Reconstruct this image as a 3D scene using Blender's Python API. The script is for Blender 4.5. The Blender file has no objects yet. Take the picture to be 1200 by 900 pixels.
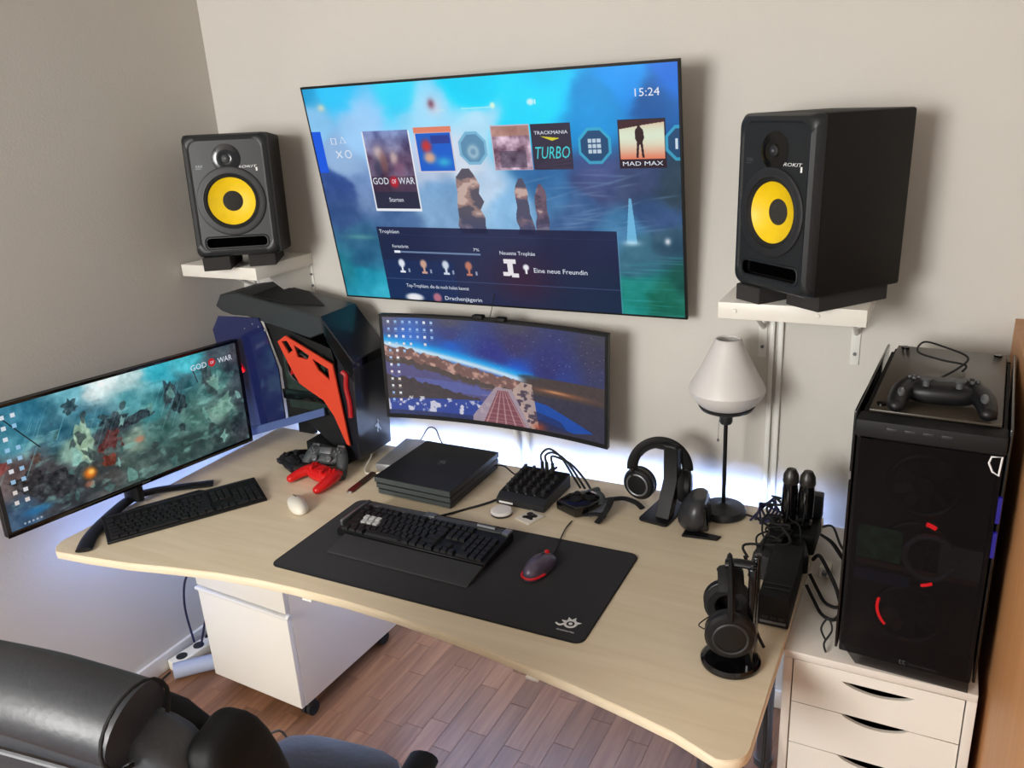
import bpy, bmesh, math, random
import numpy as np
from mathutils import Matrix, Vector, Euler
random.seed(7)
rng = np.random.RandomState(7)
PI = math.pi
SC = bpy.context.scene
COL = SC.collection

# ------------------------------------------------------------------ camera
cd = bpy.data.cameras.new('camera')
cd.sensor_width = 36.0
cd.lens = 961.5 / 1200 * 36
cd.clip_start = 0.02
cam = bpy.data.objects.new('camera', cd)
cam.location = (2.2883, -2.1869, 1.8335)
cam.rotation_euler = (1.2354, 0.0571, 0.4769)
COL.objects.link(cam)
SC.camera = cam
# ------------------------------------------------------------------ world, lights, exposure
SC.view_settings.view_transform = 'Standard'
SC.view_settings.look = 'None'
SC.view_settings.gamma = 1.0
SC.view_settings.use_curve_mapping = False
SC.view_settings.exposure = 0.0
w = bpy.data.worlds.new('world')
SC.world = w
w.use_nodes = True
w.node_tree.nodes['Background'].inputs[0].default_value = (0.93, 0.96, 1.0, 1)
w.node_tree.nodes['Background'].inputs[1].default_value = 0.44

def area(name, loc, target, sx, sy, power, color):
    ld = bpy.data.lights.new(name, 'AREA')
    ld.shape = 'RECTANGLE'
    ld.size, ld.size_y, ld.energy, ld.color = sx, sy, power, color
    o = bpy.data.objects.new(name, ld)
    o.location = loc
    o.rotation_euler = (Vector(target) - Vector(loc)).to_track_quat('-Z', 'Y').to_euler()
    COL.objects.link(o)
    return o
area('daylight', (0.55, -4.3, 2.0), (1.25, 0.0, 1.0), 1.5, 1.3, 172, (1.0, 0.985, 0.95))

# ------------------------------------------------------------------ materials
MATS = {}
def lin(c):
    return tuple((x / 255 / 12.92) if x / 255 <= 0.04045 else ((x / 255 + 0.055) / 1.055) ** 2.4 for x in c)
def mat(name, rgb, rough=0.5, metal=0.0, bump=0.0, bscale=80.0, var=0.0, vscale=6.0, emis=None, estr=0.0,
        trans=0.0, alpha=1.0, coat=0.0, spec=0.5, sheen=0.0, stretch=(1, 1, 1)):
    if name in MATS:
        return MATS[name]
    m = bpy.data.materials.new(name)
    m.use_nodes = True
    nt = m.node_tree
    b = nt.nodes['Principled BSDF']
    c = lin(rgb)
    b.inputs['Base Color'].default_value = (*c, 1)
    b.inputs['Roughness'].default_value = rough
    b.inputs['Metallic'].default_value = metal
    b.inputs['Transmission Weight'].default_value = trans
    b.inputs['Alpha'].default_value = alpha
    b.inputs['Coat Weight'].default_value = coat
    b.inputs['Specular IOR Level'].default_value = spec
    b.inputs['Sheen Weight'].default_value = sheen
    tc = nt.nodes.new('ShaderNodeTexCoord')
    mp = nt.nodes.new('ShaderNodeMapping')
    mp.inputs['Scale'].default_value = stretch
    nt.links.new(tc.outputs['Object'], mp.inputs[0])
    if var > 0:
        n = nt.nodes.new('ShaderNodeTexNoise')
        n.inputs['Scale'].default_value = vscale
        n.inputs['Detail'].default_value = 5
        nt.links.new(mp.outputs[0], n.inputs['Vector'])
        r = nt.nodes.new('ShaderNodeValToRGB')
        r.color_ramp.elements[0].position = 0.3
        r.color_ramp.elements[1].position = 0.7
        r.color_ramp.elements[0].color = (*[x * (1 - var) for x in c], 1)
        r.color_ramp.elements[1].color = (*[min(1, x * (1 + var)) for x in c], 1)
        nt.links.new(n.outputs[0], r.inputs[0])
        nt.links.new(r.outputs[0], b.inputs['Base Color'])
    if bump > 0:
        n2 = nt.nodes.new('ShaderNodeTexNoise')
        n2.inputs['Scale'].default_value = bscale
        n2.inputs['Detail'].default_value = 3
        nt.links.new(mp.outputs[0], n2.inputs['Vector'])
        bp = nt.nodes.new('ShaderNodeBump')
        bp.inputs['Strength'].default_value = bump
        bp.inputs['Distance'].default_value = 0.004
        nt.links.new(n2.outputs[0], bp.inputs['Height'])
        nt.links.new(bp.outputs[0], b.inputs['Normal'])
    if emis:
        b.inputs['Emission Color'].default_value = (*lin(emis), 1)
        b.inputs['Emission Strength'].default_value = estr
    MATS[name] = m
    return m

M_wall = mat('wall_paint', (203, 199, 192), 0.9, bump=0.12, bscale=140, var=0.02, vscale=2)
M_ceil = mat('ceiling_paint', (225, 222, 216), 0.9)
M_white = mat('white_lacquer', (226, 222, 213), 0.38, var=0.01)
M_white2 = mat('white_laminate', (216, 209, 200), 0.45, var=0.01)
M_whitemetal = mat('white_painted_metal', (222, 221, 216), 0.4)
M_black = mat('black_plastic', (15, 15, 17), 0.42, spec=0.35, bump=0.05, bscale=500)
M_black2 = mat('black_matte_plastic', (17, 17, 18), 0.62, spec=0.3, bump=0.08, bscale=600)
M_gloss = mat('black_gloss_plastic', (9, 9, 11), 0.12, coat=0.3)
M_rubber = mat('black_rubber', (14, 14, 15), 0.8)
M_dark = mat('charcoal_plastic', (30, 31, 34), 0.5)
M_grey = mat('grey_plastic', (70, 72, 74), 0.5)
M_silver = mat('silver_metal', (170, 172, 174), 0.3, metal=0.9)
M_steel = mat('dull_steel', (120, 122, 126), 0.4, metal=0.7)
M_vinyl = mat('speaker_vinyl', (14, 12, 11), 0.6, bump=0.15, bscale=260, spec=0.3)
M_baffle = mat('speaker_baffle', (25, 28, 31), 0.42, bump=0.05, bscale=300)
M_yellow = mat('yellow_cone', (236, 198, 10), 0.45, bump=0.1, bscale=200, var=0.04, vscale=30)
M_foam = mat('foam_grey', (44, 42, 41), 0.95, bump=0.5, bscale=300)
M_mat = mat('mousepad_cloth', (38, 38, 43), 0.9, bump=0.25, bscale=900, sheen=0.08, spec=0.25)
M_matedge = mat('mousepad_edge', (16, 16, 17), 0.9)
M_redp = mat('red_plastic', (205, 22, 22), 0.32)
M_orange = mat('red_orange_metal', (205, 62, 34), 0.45)
M_leather = mat('black_leather', (42, 45, 52), 0.46, bump=0.25, bscale=55, var=0.1, vscale=12, spec=0.75)
M_leather2 = mat('black_leather_matte', (13, 13, 14), 0.62, bump=0.2, bscale=70, spec=0.25)
M_thread = mat('grey_thread', (120, 122, 126), 0.7)
M_key = mat('keycap', (17, 17, 20), 0.5)
M_keygrey = mat('keycap_grey', (186, 186, 186), 0.4)
M_shade = mat('opal_glass', (232, 228, 226), 0.35, trans=0.25, coat=0.2)
M_offwhite = mat('offwhite_plastic', (222, 216, 203), 0.35)
M_smoke = mat('smoked_glass', (12, 13, 15), 0.06, spec=0.35, alpha=0.58)
M_bluerefl = mat('blue_reflection_glass', (34, 42, 92), 0.12, coat=0.8, spec=0.8, metal=0.2)
M_smoketop = mat('smoked_top_glass', (66, 59, 50), 0.28, spec=0.4)
M_led = mat('led_light', (255, 255, 255), emis=(164, 194, 255), estr=165)
M_led2 = mat('led_light_side', (255, 255, 255), emis=(128, 166, 255), estr=62)
M_redled = mat('red_led', (90, 0, 0), emis=(255, 26, 34), estr=3.0)
M_redled2 = mat('red_led_dim', (90, 0, 0), emis=(190, 20, 26), estr=0.5)
M_blueled = mat('blue_led', (0, 0, 60), emis=(40, 20, 170), estr=0.35)
M_whiteglow = mat('white_print', (230, 230, 230), 0.6)
M_txt = mat('screen_white', (0, 0, 0), emis=(225, 232, 245), estr=0.9)
M_txtcy = mat('screen_cyan', (0, 0, 0), emis=(40, 205, 215), estr=0.9)
M_txtred = mat('screen_red', (0, 0, 0), emis=(190, 30, 40), estr=0.9)
M_grille = mat('grille', (12, 12, 13), 0.7, bump=0.6, bscale=900)
M_board = mat('circuit_board_or_reflection', (24, 40, 34), 0.5, var=0.6, vscale=40)
M_camo = mat('camo_plastic', (56, 60, 62), 0.5, var=0.5, vscale=60)
M_purple = mat('mouse_glow_shell', (92, 84, 104), 0.28, metal=.3)

def wood(name, a, b_, scale=(1, 14, 14), rough=0.4, rnd=0.0, bump=0.02):
    m = bpy.data.materials.new(name)
    m.use_nodes = True
    nt = m.node_tree
    b = nt.nodes['Principled BSDF']
    tc = nt.nodes.new('ShaderNodeTexCoord')
    mp = nt.nodes.new('ShaderNodeMapping')
    mp.inputs['Scale'].default_value = scale
    src = tc.outputs['Object']
    if rnd > 0:
        oi = nt.nodes.new('ShaderNodeObjectInfo')
        ad = nt.nodes.new('ShaderNodeVectorMath')
        ml = nt.nodes.new('ShaderNodeMath'); ml.operation = 'MULTIPLY'; ml.inputs[1].default_value = 37
        nt.links.new(oi.outputs['Random'], ml.inputs[0])
        nt.links.new(src, ad.inputs[0]); nt.links.new(ml.outputs[0], ad.inputs[1])
        src = ad.outputs[0]
    nt.links.new(src, mp.inputs[0])
    n = nt.nodes.new('ShaderNodeTexNoise')
    n.inputs['Scale'].default_value = 2.2; n.inputs['Detail'].default_value = 7
    n.inputs['Distortion'].default_value = 0.6
    nt.links.new(mp.outputs[0], n.inputs['Vector'])
    r = nt.nodes.new('ShaderNodeValToRGB')
    r.color_ramp.elements[0].position = 0.32; r.color_ramp.elements[1].position = 0.68
    r.color_ramp.elements[0].color = (*lin(a), 1); r.color_ramp.elements[1].color = (*lin(b_), 1)
    nt.links.new(n.outputs[0], r.inputs[0])
    out = r.outputs[0]
    if rnd > 0:
        hs = nt.nodes.new('ShaderNodeHueSaturation')
        mr = nt.nodes.new('ShaderNodeMapRange')
        mr.inputs['To Min'].default_value = 1 - rnd; mr.inputs['To Max'].default_value = 1 + rnd
        nt.links.new(oi.outputs['Random'], mr.inputs['Value'])
        nt.links.new(mr.outputs[0], hs.inputs['Value'])
        nt.links.new(out, hs.inputs['Color'])
        out = hs.outputs[0]
    nt.links.new(out, b.inputs['Base Color'])
    b.inputs['Roughness'].default_value = rough
    bp = nt.nodes.new('ShaderNodeBump'); bp.inputs['Strength'].default_value = bump * 5; bp.inputs['Distance'].default_value = 0.001
    nt.links.new(n.outputs[0], bp.inputs['Height']); nt.links.new(bp.outputs[0], b.inputs['Normal'])
    return m
M_birch = wood('birch_veneer', (220, 202, 172), (228, 213, 186), (1.2, 16, 16), 0.42)
M_birchedge = wood('birch_edge', (228, 212, 182), (236, 222, 196), (2, 18, 30), 0.4)
M_plank = wood('oak_plank', (112, 76, 53), (140, 100, 73), (22, 1.6, 10), 0.40, rnd=0.2)
M_floorbase = wood('oak_floor_base', (84, 58, 42), (106, 76, 58), (22, 1.6, 10), 0.55)
M_wardrobe = wood('warm_wood', (190, 134, 84), (200, 144, 94), (14, 14, 1.2), 0.5)

# ------------------------------------------------------------------ mesh builder
class MB:
    def __init__(self):
        self.bm = bmesh.new()
    def _add(self, t, M=None):
        if M is not None:
            bmesh.ops.transform(t, matrix=M, verts=t.verts)
        me = bpy.data.meshes.new('tmp')
        t.to_mesh(me); t.free()
        self.bm.from_mesh(me)
        bpy.data.meshes.remove(me)
        return self
    def box(self, x0, x1, y0, y1, z0, z1, bev=0.0, seg=2, M=None):
        t = bmesh.new()
        bmesh.ops.create_cube(t, size=1)
        bmesh.ops.transform(t, matrix=Matrix.Translation(((x0 + x1) / 2, (y0 + y1) / 2, (z0 + z1) / 2)) @ Matrix.Diagonal((x1 - x0, y1 - y0, z1 - z0, 1)), verts=t.verts)
        if bev > 0:
            bmesh.ops.bevel(t, geom=t.edges[:], offset=bev, segments=seg, profile=0.5, affect='EDGES')
        return self._add(t, M)
    def poly(self, pts, a0, a1, axis='z', bev=0.0, seg=2, M=None):
        """prism: pts 2-D outline, extruded from a0 to a1 along axis"""
        t = bmesh.new()
        def P(u, v, a):
            return (u, v, a) if axis == 'z' else ((u, a, v) if axis == 'y' else (a, u, v))
        A = [t.verts.new(P(u, v, a0)) for u, v in pts]
        B = [t.verts.new(P(u, v, a1)) for u, v in pts]
        n = len(pts)
        t.faces.new(A); t.faces.new(B)
        for i in range(n):
            t.faces.new((A[i], A[(i + 1) % n], B[(i + 1) % n], B[i]))
        bmesh.ops.recalc_face_normals(t, faces=t.faces[:])
        if bev > 0:
            caps = set(A) if False else None
            es = [e for e in t.edges if len(e.link_faces) == 2 and (len(e.link_faces[0].verts) == n) != (len(e.link_faces[1].verts) == n)] if n != 4 else t.edges[:]
            bmesh.ops.bevel(t, geom=es, offset=bev, segments=seg, profile=0.5, affect='EDGES')
        return self._add(t, M)
    def cyl(self, c, r, h, axis='z', seg=24, r2=None, M=None):
        t = bmesh.new()
        bmesh.ops.create_cone(t, cap_ends=True, segments=seg, radius1=r, radius2=r if r2 is None else r2, depth=h)
        R = Matrix.Identity(4)
        if axis == 'x': R = Matrix.Rotation(PI / 2, 4, 'Y')
        if axis == 'y': R = Matrix.Rotation(-PI / 2, 4, 'X')
        bmesh.ops.transform(t, matrix=Matrix.Translation(c) @ R, verts=t.verts)
        return self._add(t, M)
    def lathe(self, prof, seg=32, M=None, axis='z', c=(0, 0, 0)):
        t = bmesh.new()
        rings = []
        for r, z in prof:
            if r < 1e-5:
                rings.append([t.verts.new((0, 0, z))])
            else:
                rings.append([t.verts.new((r * math.cos(2 * PI * i / seg), r * math.sin(2 * PI * i / seg), z)) for i in range(seg)])
        for a, b in zip(rings, rings[1:]):
            for i in range(seg):
                j = (i + 1) % seg
                if len(a) == 1 and len(b) > 1: t.faces.new((a[0], b[i], b[j]))
                elif len(b) == 1 and len(a) > 1: t.faces.new((a[i], a[j], b[0]))
                elif len(a) > 1: t.faces.new((a[i], a[j], b[j], b[i]))
        bmesh.ops.recalc_face_normals(t, faces=t.faces[:])
        R = Matrix.Identity(4)
        if axis == 'x': R = Matrix.Rotation(PI / 2, 4, 'Y')
        if axis == 'y': R = Matrix.Rotation(PI / 2, 4, 'X')      # +z -> -y
        bmesh.ops.transform(t, matrix=Matrix.Translation(c) @ R, verts=t.verts)
        return self._add(t, M)
    def tube(self, pts, r=0.003, seg=8, sub=6, closed=False, M=None, ell=None, smooth=True, r1=None):
        pts = [Vector(p) for p in pts]
        if smooth and len(pts) > 2:
            out = []
            n = len(pts)
            rngi = range(n if closed else n - 1)
            for i in rngi:
                g = lambda k: pts[k % n] if closed else pts[max(0, min(n - 1, k))]
                p0, p1, p2, p3 = g(i - 1), g(i), g(i + 1), g(i + 2)
                for s in range(sub):
                    t_ = s / sub
                    out.append(0.5 * ((2 * p1) + (-p0 + p2) * t_ + (2 * p0 - 5 * p1 + 4 * p2 - p3) * t_ ** 2 + (-p0 + 3 * p1 - 3 * p2 + p3) * t_ ** 3))
            if not closed: out.append(pts[-1])
            pts = out
        t = bmesh.new()
        rings = []
        n = len(pts)
        up = None
        for i, p in enumerate(pts):
            d = (pts[(i + 1) % n] - pts[i - 1]) if closed else (pts[min(i + 1, n - 1)] - pts[max(i - 1, 0)])
            if d.length < 1e-9: d = Vector((0, 0, 1))
            d.normalize()
            if up is None:
                up = Vector((0, 0, 1)) if abs(d.z) < 0.9 else Vector((0, 1, 0))
            a = d.cross(up)
            if a.length < 1e-4: a = d.cross(Vector((1, 0, 0)))
            a.normalize(); b = a.cross(d).normalized(); up = b
            rr = r if r1 is None else r + (r1 - r) * i / max(1, n - 1)
            ea, eb = (1, 1) if ell is None else ell
            rings.append([t.verts.new(p + a * rr * ea * math.cos(2 * PI * k / seg) + b * rr * eb * math.sin(2 * PI * k / seg)) for k in range(seg)])
        m = n if closed else n - 1
        for i in range(m):
            A, B = rings[i], rings[(i + 1) % n]
            for k in range(seg):
                t.faces.new((A[k], A[(k + 1) % seg], B[(k + 1) % seg], B[k]))
        if not closed:
            t.faces.new(rings[0]); t.faces.new(rings[-1])
        bmesh.ops.recalc_face_normals(t, faces=t.faces[:])
        return self._add(t, M)
    def ball(self, c, rx, ry, rz, seg=20, M=None, e=2.0):
        t = bmesh.new()
        bmesh.ops.create_uvsphere(t, u_segments=seg, v_segments=max(8, seg // 2), radius=1)
        if e != 2.0:
            for v in t.verts:
                k = (abs(v.co.x) ** e + abs(v.co.y) ** e + abs(v.co.z) ** e) ** (1 / e)
                v.co /= max(k, 1e-6)
        bmesh.ops.transform(t, matrix=Matrix.Translation(c) @ Matrix.Diagonal((rx, ry, rz, 1)), verts=t.verts)
        return self._add(t, M)
    def curve(self, outer, holes, depth, M=None):
        """flat plate with holes, outline in local xy, thickness along z"""
        cu = bpy.data.curves.new('tmp', 'CURVE')
        cu.dimensions = '2D'; cu.fill_mode = 'BOTH'; cu.extrude = depth / 2
        for loop in [outer] + holes:
            s = cu.splines.new('POLY'); s.points.add(len(loop) - 1); s.use_cyclic_u = True
            for p, q in zip(s.points, loop): p.co = (q[0], q[1], 0, 1)
        return self._conv(cu, M)
    def _conv(self, cu, M=None):
        o = bpy.data.objects.new('tmp', cu)
        COL.objects.link(o)
        dg = bpy.context.evaluated_depsgraph_get()
        me = bpy.data.meshes.new_from_object(o.evaluated_get(dg))
        bpy.data.objects.remove(o); bpy.data.curves.remove(cu)
        t = bmesh.new(); t.from_mesh(me); bpy.data.meshes.remove(me)
        return self._add(t, M)
    def text(self, s, x, z, h, width=None, M=None, depth=0.0, shear=0.0, align='LEFT'):
        """text in the local xz plane facing -y; x,z = lower left (or centre)"""
        cu = bpy.data.curves.new('tmp', 'FONT')
        cu.body = s; cu.size = 1.0; cu.extrude = depth; cu.shear = shear; cu.resolution_u = 2
        o = bpy.data.objects.new('tmp', cu); COL.objects.link(o)
        dg = bpy.context.evaluated_depsgraph_get()
        me = bpy.data.meshes.new_from_object(o.evaluated_get(dg))
        bpy.data.objects.remove(o); bpy.data.curves.remove(cu)
        t = bmesh.new(); t.from_mesh(me); bpy.data.meshes.remove(me)
        if not t.verts: t.free(); return self
        xs = [v.co.x for v in t.verts]; ys = [v.co.y for v in t.verts]
        w0, x0 = max(xs) - min(xs), min(xs)
        sy = h / 0.72
        sx = (width / w0) if width else sy
        off = -(w0 * sx) / 2 if align == 'CENTER' else 0
        for v in t.verts:
            v.co = Vector((x + off + (v.co.x - x0) * sx, v.co.z, z + v.co.y * sy))
        return self._add(t, M)
    def build(self, name, m, parent=None, world=False, smooth=True, ang=35):
        if world and parent is not None:
            bmesh.ops.transform(self.bm, matrix=MW[parent.name].inverted(), verts=self.bm.verts)
        me = bpy.data.meshes.new(name)
        self.bm.to_mesh(me); self.bm.free()
        me.materials.append(m)
        if smooth:
            for p in me.polygons: p.use_smooth = True
            me.set_sharp_from_angle(angle=math.radians(ang))
        o = bpy.data.objects.new(name, me)
        COL.objects.link(o)
        if parent is not None: o.parent = parent
        return o
MW = {}
def thing(name, label, cat, loc=(0, 0, 0), rot=(0, 0, 0), group=None, M=None):
    o = bpy.data.objects.new(name, None)
    COL.objects.link(o)
    o.empty_display_size = 0.05
    if M is None: M = Matrix.Translation(loc) @ Euler(rot).to_matrix().to_4x4()
    o.matrix_world = M
    MW[o.name] = M
    o['label'] = label; o['category'] = cat
    if group: o['group'] = group
    return o
def tag(o, label, cat, group=None):
    o['label'] = label; o['category'] = cat
    if group: o['group'] = group
    return o
def struct(o):
    o['kind'] = 'structure'; return o
def pose(x, y, z, yaw=0, tilt=0, roll=0):
    return Matrix.Translation((x, y, z)) @ Matrix.Rotation(yaw, 4, 'Z') @ Matrix.Rotation(tilt, 4, 'X') @ Matrix.Rotation(roll, 4, 'Y')
def rrect(x0, x1, y0, y1, r, n=5):
    P = []
    for cx, cy, a in ((x1 - r, y1 - r, 0), (x0 + r, y1 - r, 90), (x0 + r, y0 + r, 180), (x1 - r, y0 + r, 270)):
        for i in range(n + 1):
            t = math.radians(a + 90 * i / n)
            P.append((cx + r * math.cos(t), cy + r * math.sin(t)))
    return P
def cable(name, label, pts, r=0.0025, m=None, group=None, sub=6):
    o = MB().tube(pts, r, 7, sub).build(name, m or M_rubber)
    return tag(o, label, 'cable', group)

# ------------------------------------------------------------------ painted screens
def fbm(H, W, base=4, octs=5, seed=0, ax=1.0):
    r = np.random.RandomState(seed)
    out = np.zeros((H, W)); amp = 1; tot = 0
    yy, xx = np.mgrid[0:H, 0:W]
    for o in range(octs):
        gx, gy = int(base * 2 ** o * ax) + 2, int(base * 2 ** o) + 2
        g = r.rand(gy + 1, gx + 1)
        fx = xx / W * (gx - 1); fy = yy / H * (gy - 1)
        ix = fx.astype(int); iy = fy.astype(int)
        tx = fx - ix; ty = fy - iy
        tx = tx * tx * (3 - 2 * tx); ty = ty * ty * (3 - 2 * ty)
        v = (g[iy, ix] * (1 - tx) + g[iy, ix + 1] * tx) * (1 - ty) + (g[iy + 1, ix] * (1 - tx) + g[iy + 1, ix + 1] * tx) * ty
        out += v * amp; tot += amp; amp *= 0.5
    return out / tot
class Paint:
    def __init__(s, W, H):
        s.W, s.H = W, H
        yy, xx = np.mgrid[0:H, 0:W]
        s.u = (xx + .5) / W; s.v = (yy + .5) / H
        s.a = np.zeros((H, W, 3))
    def rbf(s, pts, p=3.0, warp=0.0, seed=1):
        u, v = s.u, s.v
        if warp:
            u = u + (fbm(s.H, s.W, 5, 5, seed) - .5) * warp; v = v + (fbm(s.H, s.W, 5, 5, seed + 1) - .5) * warp
        num = 0; den = 0
        asp = s.W / s.H
        for (x, y, c) in pts:
            w_ = 1 / (((u - x) * asp) ** 2 + (v - y) ** 2 + 1e-3) ** (p / 2)
            num = num + w_[..., None] * np.array(c, float); den = den + w_
        s.a = num / den[..., None]
    def mix(s, mask, c, al=1.0):
        m = (np.clip(mask, 0, 1) * al)[..., None]
        s.a = s.a * (1 - m) + np.array(c, float) * m
    def rect(s, x0, x1, y0, y1, c, al=1.0):
        s.mix(((s.u > x0) & (s.u < x1) & (s.v > y0) & (s.v < y1)).astype(float), c, al)
    def blob(s, x, y, rx, ry, c, al=1.0, soft=1.0, rot=0):
        dx, dy = s.u - x, s.v - y
        cr, sr = math.cos(rot), math.sin(rot)
        d = ((dx * cr + dy * sr) / rx) ** 2 + ((-dx * sr + dy * cr) / ry) ** 2
        s.mix(np.exp(-d ** soft), c, al)
    def pmask(s, pts):
        inside = np.zeros(s.u.shape, bool)
        n = len(pts); j = n - 1
        for i in range(n):
            xi, yi = pts[i]; xj, yj = pts[j]
            if yi != yj:
                cnd = ((yi > s.v) != (yj > s.v)) & (s.u < (xj - xi) * (s.v - yi) / (yj - yi) + xi)
                inside ^= cnd
            j = i
        return inside
    def polyg(s, pts, c, al=1.0):
        s.mix(s.pmask(pts).astype(float), c, al)
    def noise(s, amp, base=8, seed=3, mask=None, ax=1.6):
        n = (fbm(s.H, s.W, base, 5, seed, ax) - .5) * 2 * amp
        if mask is not None: n = n * mask
        s.a = s.a + n[..., None]
    def jag(s, x, y, rx, ry, c, al=1.0, rot=0, n=15, rough=.45, tex=40):
        asp = s.W / s.H
        pts = []
        for i in range(n):
            a = 2 * PI * i / n; k = 1 + rng.uniform(-rough, rough)
            dx, dy = rx * k * math.cos(a), ry * k * math.sin(a)
            pts.append((x + dx * math.cos(rot) - dy * math.sin(rot) / asp, y + dx * math.sin(rot) * asp + dy * math.cos(rot)))
        m = s.pmask(pts).astype(float)
        for _ in range(2):
            m = (m + np.roll(m, 1, 0) + np.roll(m, -1, 0) + np.roll(m, 1, 1) + np.roll(m, -1, 1)) / 5
        s.mix(m, c, al)
        if tex: s.a = s.a + ((fbm(s.H, s.W, 34, 4, rng.randint(999), asp) - .5) * tex * 2 * m)[..., None]
    def material(s, name, strength=1.0, glow=True):
        img = bpy.data.images.new(name, s.W, s.H, alpha=False)
        px = np.ones((s.H, s.W, 4), np.float32)
        px[..., :3] = np.clip(s.a / 255, 0, 1)
        img.pixels.foreach_set(px.ravel()); img.update(); img.pack()
        m = bpy.data.materials.new(name); m.use_nodes = True
        nt = m.node_tree; b = nt.nodes['Principled BSDF']
        t = nt.nodes.new('ShaderNodeTexImage'); t.image = img; t.extension = 'EXTEND'
        if glow:
            b.inputs['Base Color'].default_value = (0.004, 0.004, 0.005, 1)
            b.inputs['Roughness'].default_value = 0.3; b.inputs['Specular IOR Level'].default_value = 0.25
            nt.links.new(t.outputs[0], b.inputs['Emission Color'])
            b.inputs['Emission Strength'].default_value = strength
        else:
            nt.links.new(t.outputs[0], b.inputs['Base Color'])
        return m
def screen(name, w_, h, m, parent, y=0.0, z0=0.0, sag=0.0, n=24):
    """display face in local xz facing -y, curved by sag (centre pushed back)"""
    bm = bmesh.new(); uv = bm.loops.layers.uv.new('uv')
    cols = []
    for i in range(n + 1):
        s = i / n * 2 - 1
        yy = y - sag * s * s + sag
        cols.append((bm.verts.new((s * w_ / 2, yy, z0)), bm.verts.new((s * w_ / 2, yy, z0 + h))))
    for i in range(n):
        f = bm.faces.new((cols[i][0], cols[i + 1][0], cols[i + 1][1], cols[i][1]))
        for l, (a, b) in zip(f.loops, ((i / n, 0), ((i + 1) / n, 0), ((i + 1) / n, 1), (i / n, 1))): l[uv].uv = (a, b)
    me = bpy.data.meshes.new(name); bm.to_mesh(me); bm.free(); me.materials.append(m)
    for p in me.polygons: p.use_smooth = True
    o = bpy.data.objects.new(name, me); COL.objects.link(o); o.parent = parent
    return o

# ================================================================== THE ROOM
RX = 3.0; YB = -4.6; ZC = 2.5
struct(MB().box(-0.1, RX + 0.1, 0, 0.1, -0.1, ZC + 0.1).build('wall_back', M_wall, smooth=False))
struct(MB().box(-0.1, 0, YB, 0, -0.1, ZC + 0.1).build('wall_left', M_wall, smooth=False))
struct(MB().box(RX, RX + 0.1, YB, 0, -0.1, ZC + 0.1).build('wall_right', M_wall, smooth=False))
struct(MB().box(-0.1, RX + 0.1, YB, 0.1, ZC, ZC + 0.1).build('ceiling', M_ceil, smooth=False))
floor = struct(MB().box(-0.1, RX + 0.1, YB, 0.1, -0.1, -0.005).build('floor', M_floorbase, smooth=False))
struct(MB().box(0, 0.014, YB, 0, 0, 0.065, 0.003).build('baseboard_left', M_white))
struct(MB().box(0.014, RX, -0.014, 0, 0, 0.065, 0.003).build('baseboard_back', M_white))
# parquet strips
PW = 0.066
plank_meshes = {}
x = 0.014; row = 0
while x < 2.46:
    y = -0.014 - [0.31, 0.12, 0.22, 0.05, 0.27, 0.17][row % 6]
    first = True
    y_hi = -0.014
    while y_hi > -1.75:
        L = y_hi - y if first else random.choice((0.30, 0.36, 0.42, 0.30))
        L = round(L, 2) if not first else round(L, 3)
        key = L
        if key not in plank_meshes:
            o = MB().box(0.0004, PW - 0.0004, -L + 0.0004, -0.0004, -0.005, 0, 0.0006, 1).build('plank', M_plank)
            plank_meshes[key] = o.data
            o.parent = floor
        else:
            o = bpy.data.objects.new('plank', plank_meshes[key]); COL.objects.link(o); o.parent = floor
        o.location = (x, y_hi, 0)
        y_hi -= L; first = False
    x += PW; row += 1

# ================================================================== DESK
DZ = 0.718
def desk_outline(inset=0.0):
    pts = []
    x0, x1, yb = 0.145 + inset, 2.0745 - inset, -0.078 - inset
    fr = [(0.30, -1.008), (0.44, -0.985), (0.57, -0.955), (0.70, -0.929), (0.82, -0.913), (0.94, -0.904), (1.09, -0.899), (1.24, -0.902),
          (1.36, -0.911), (1.48, -0.923), (1.60, -0.940), (1.72, -0.958), (1.84, -0.981), (1.94, -1.003)]
    pts += [(x0, yb), (x0, -0.97)]
    for i in range(1, 5):
        a = PI + i / 5 * PI / 2
        pts.append((x0 + .06 + .06 * math.cos(a), -0.965 + .06 * math.sin(a)))
    pts += [(a, b + inset) for a, b in fr]
    for i in range(0, 6):
        a = -PI / 2 + i / 5 * PI / 2
        pts.append((x1 - .05 + .05 * math.cos(a), -0.985 + .05 * math.sin(a)))
    pts += [(x1, yb)]
    return pts
desk = thing('desk', 'birch veneer desk with a curved front edge in the corner of the room', 'desk', (1.1, -0.5, 0))
MB().poly(desk_outline(), DZ - 0.004, DZ, 'z', 0.0012, 1).build('tabletop', M_birch, desk, world=True)
MB().poly(desk_outline(-0.0008), DZ - 0.024, DZ - 0.0035, 'z', 0.003, 2).build('edge_band', M_birchedge, desk, world=True)
for lx2, ly in ((0.45, -0.112), (0.175, -0.112), (1.98, -0.25), (1.90, -0.60)):
    m = MB().tube([(lx2, ly, 0.02), (lx2, ly, DZ - 0.024)], 0.021, 20, smooth=False)
    m.cyl((lx2, ly, 0.011), 0.026, 0.022)
    m.build('leg', M_steel, desk, world=True)
MB().box(0.68, 1.94, -0.28, -0.22, DZ - 0.07, DZ - 0.024, 0.003).build('crossbeam', M_steel, desk, world=True)
for x_, y_ in ((1.62, -0.935), (0.98, -0.893)):
    MB().box(x_ - .015, x_ + .015, y_ - .012, y_ + .02, DZ - 0.030, DZ - 0.0235, 0.002).build('corner_clip', M_whitemetal, desk, world=True)
o = MB().box(0.20, 2.02, -0.0915, -0.0860, DZ - 0.036, DZ - 0.0305).build('led_strip', M_led, smooth=False)
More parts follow.
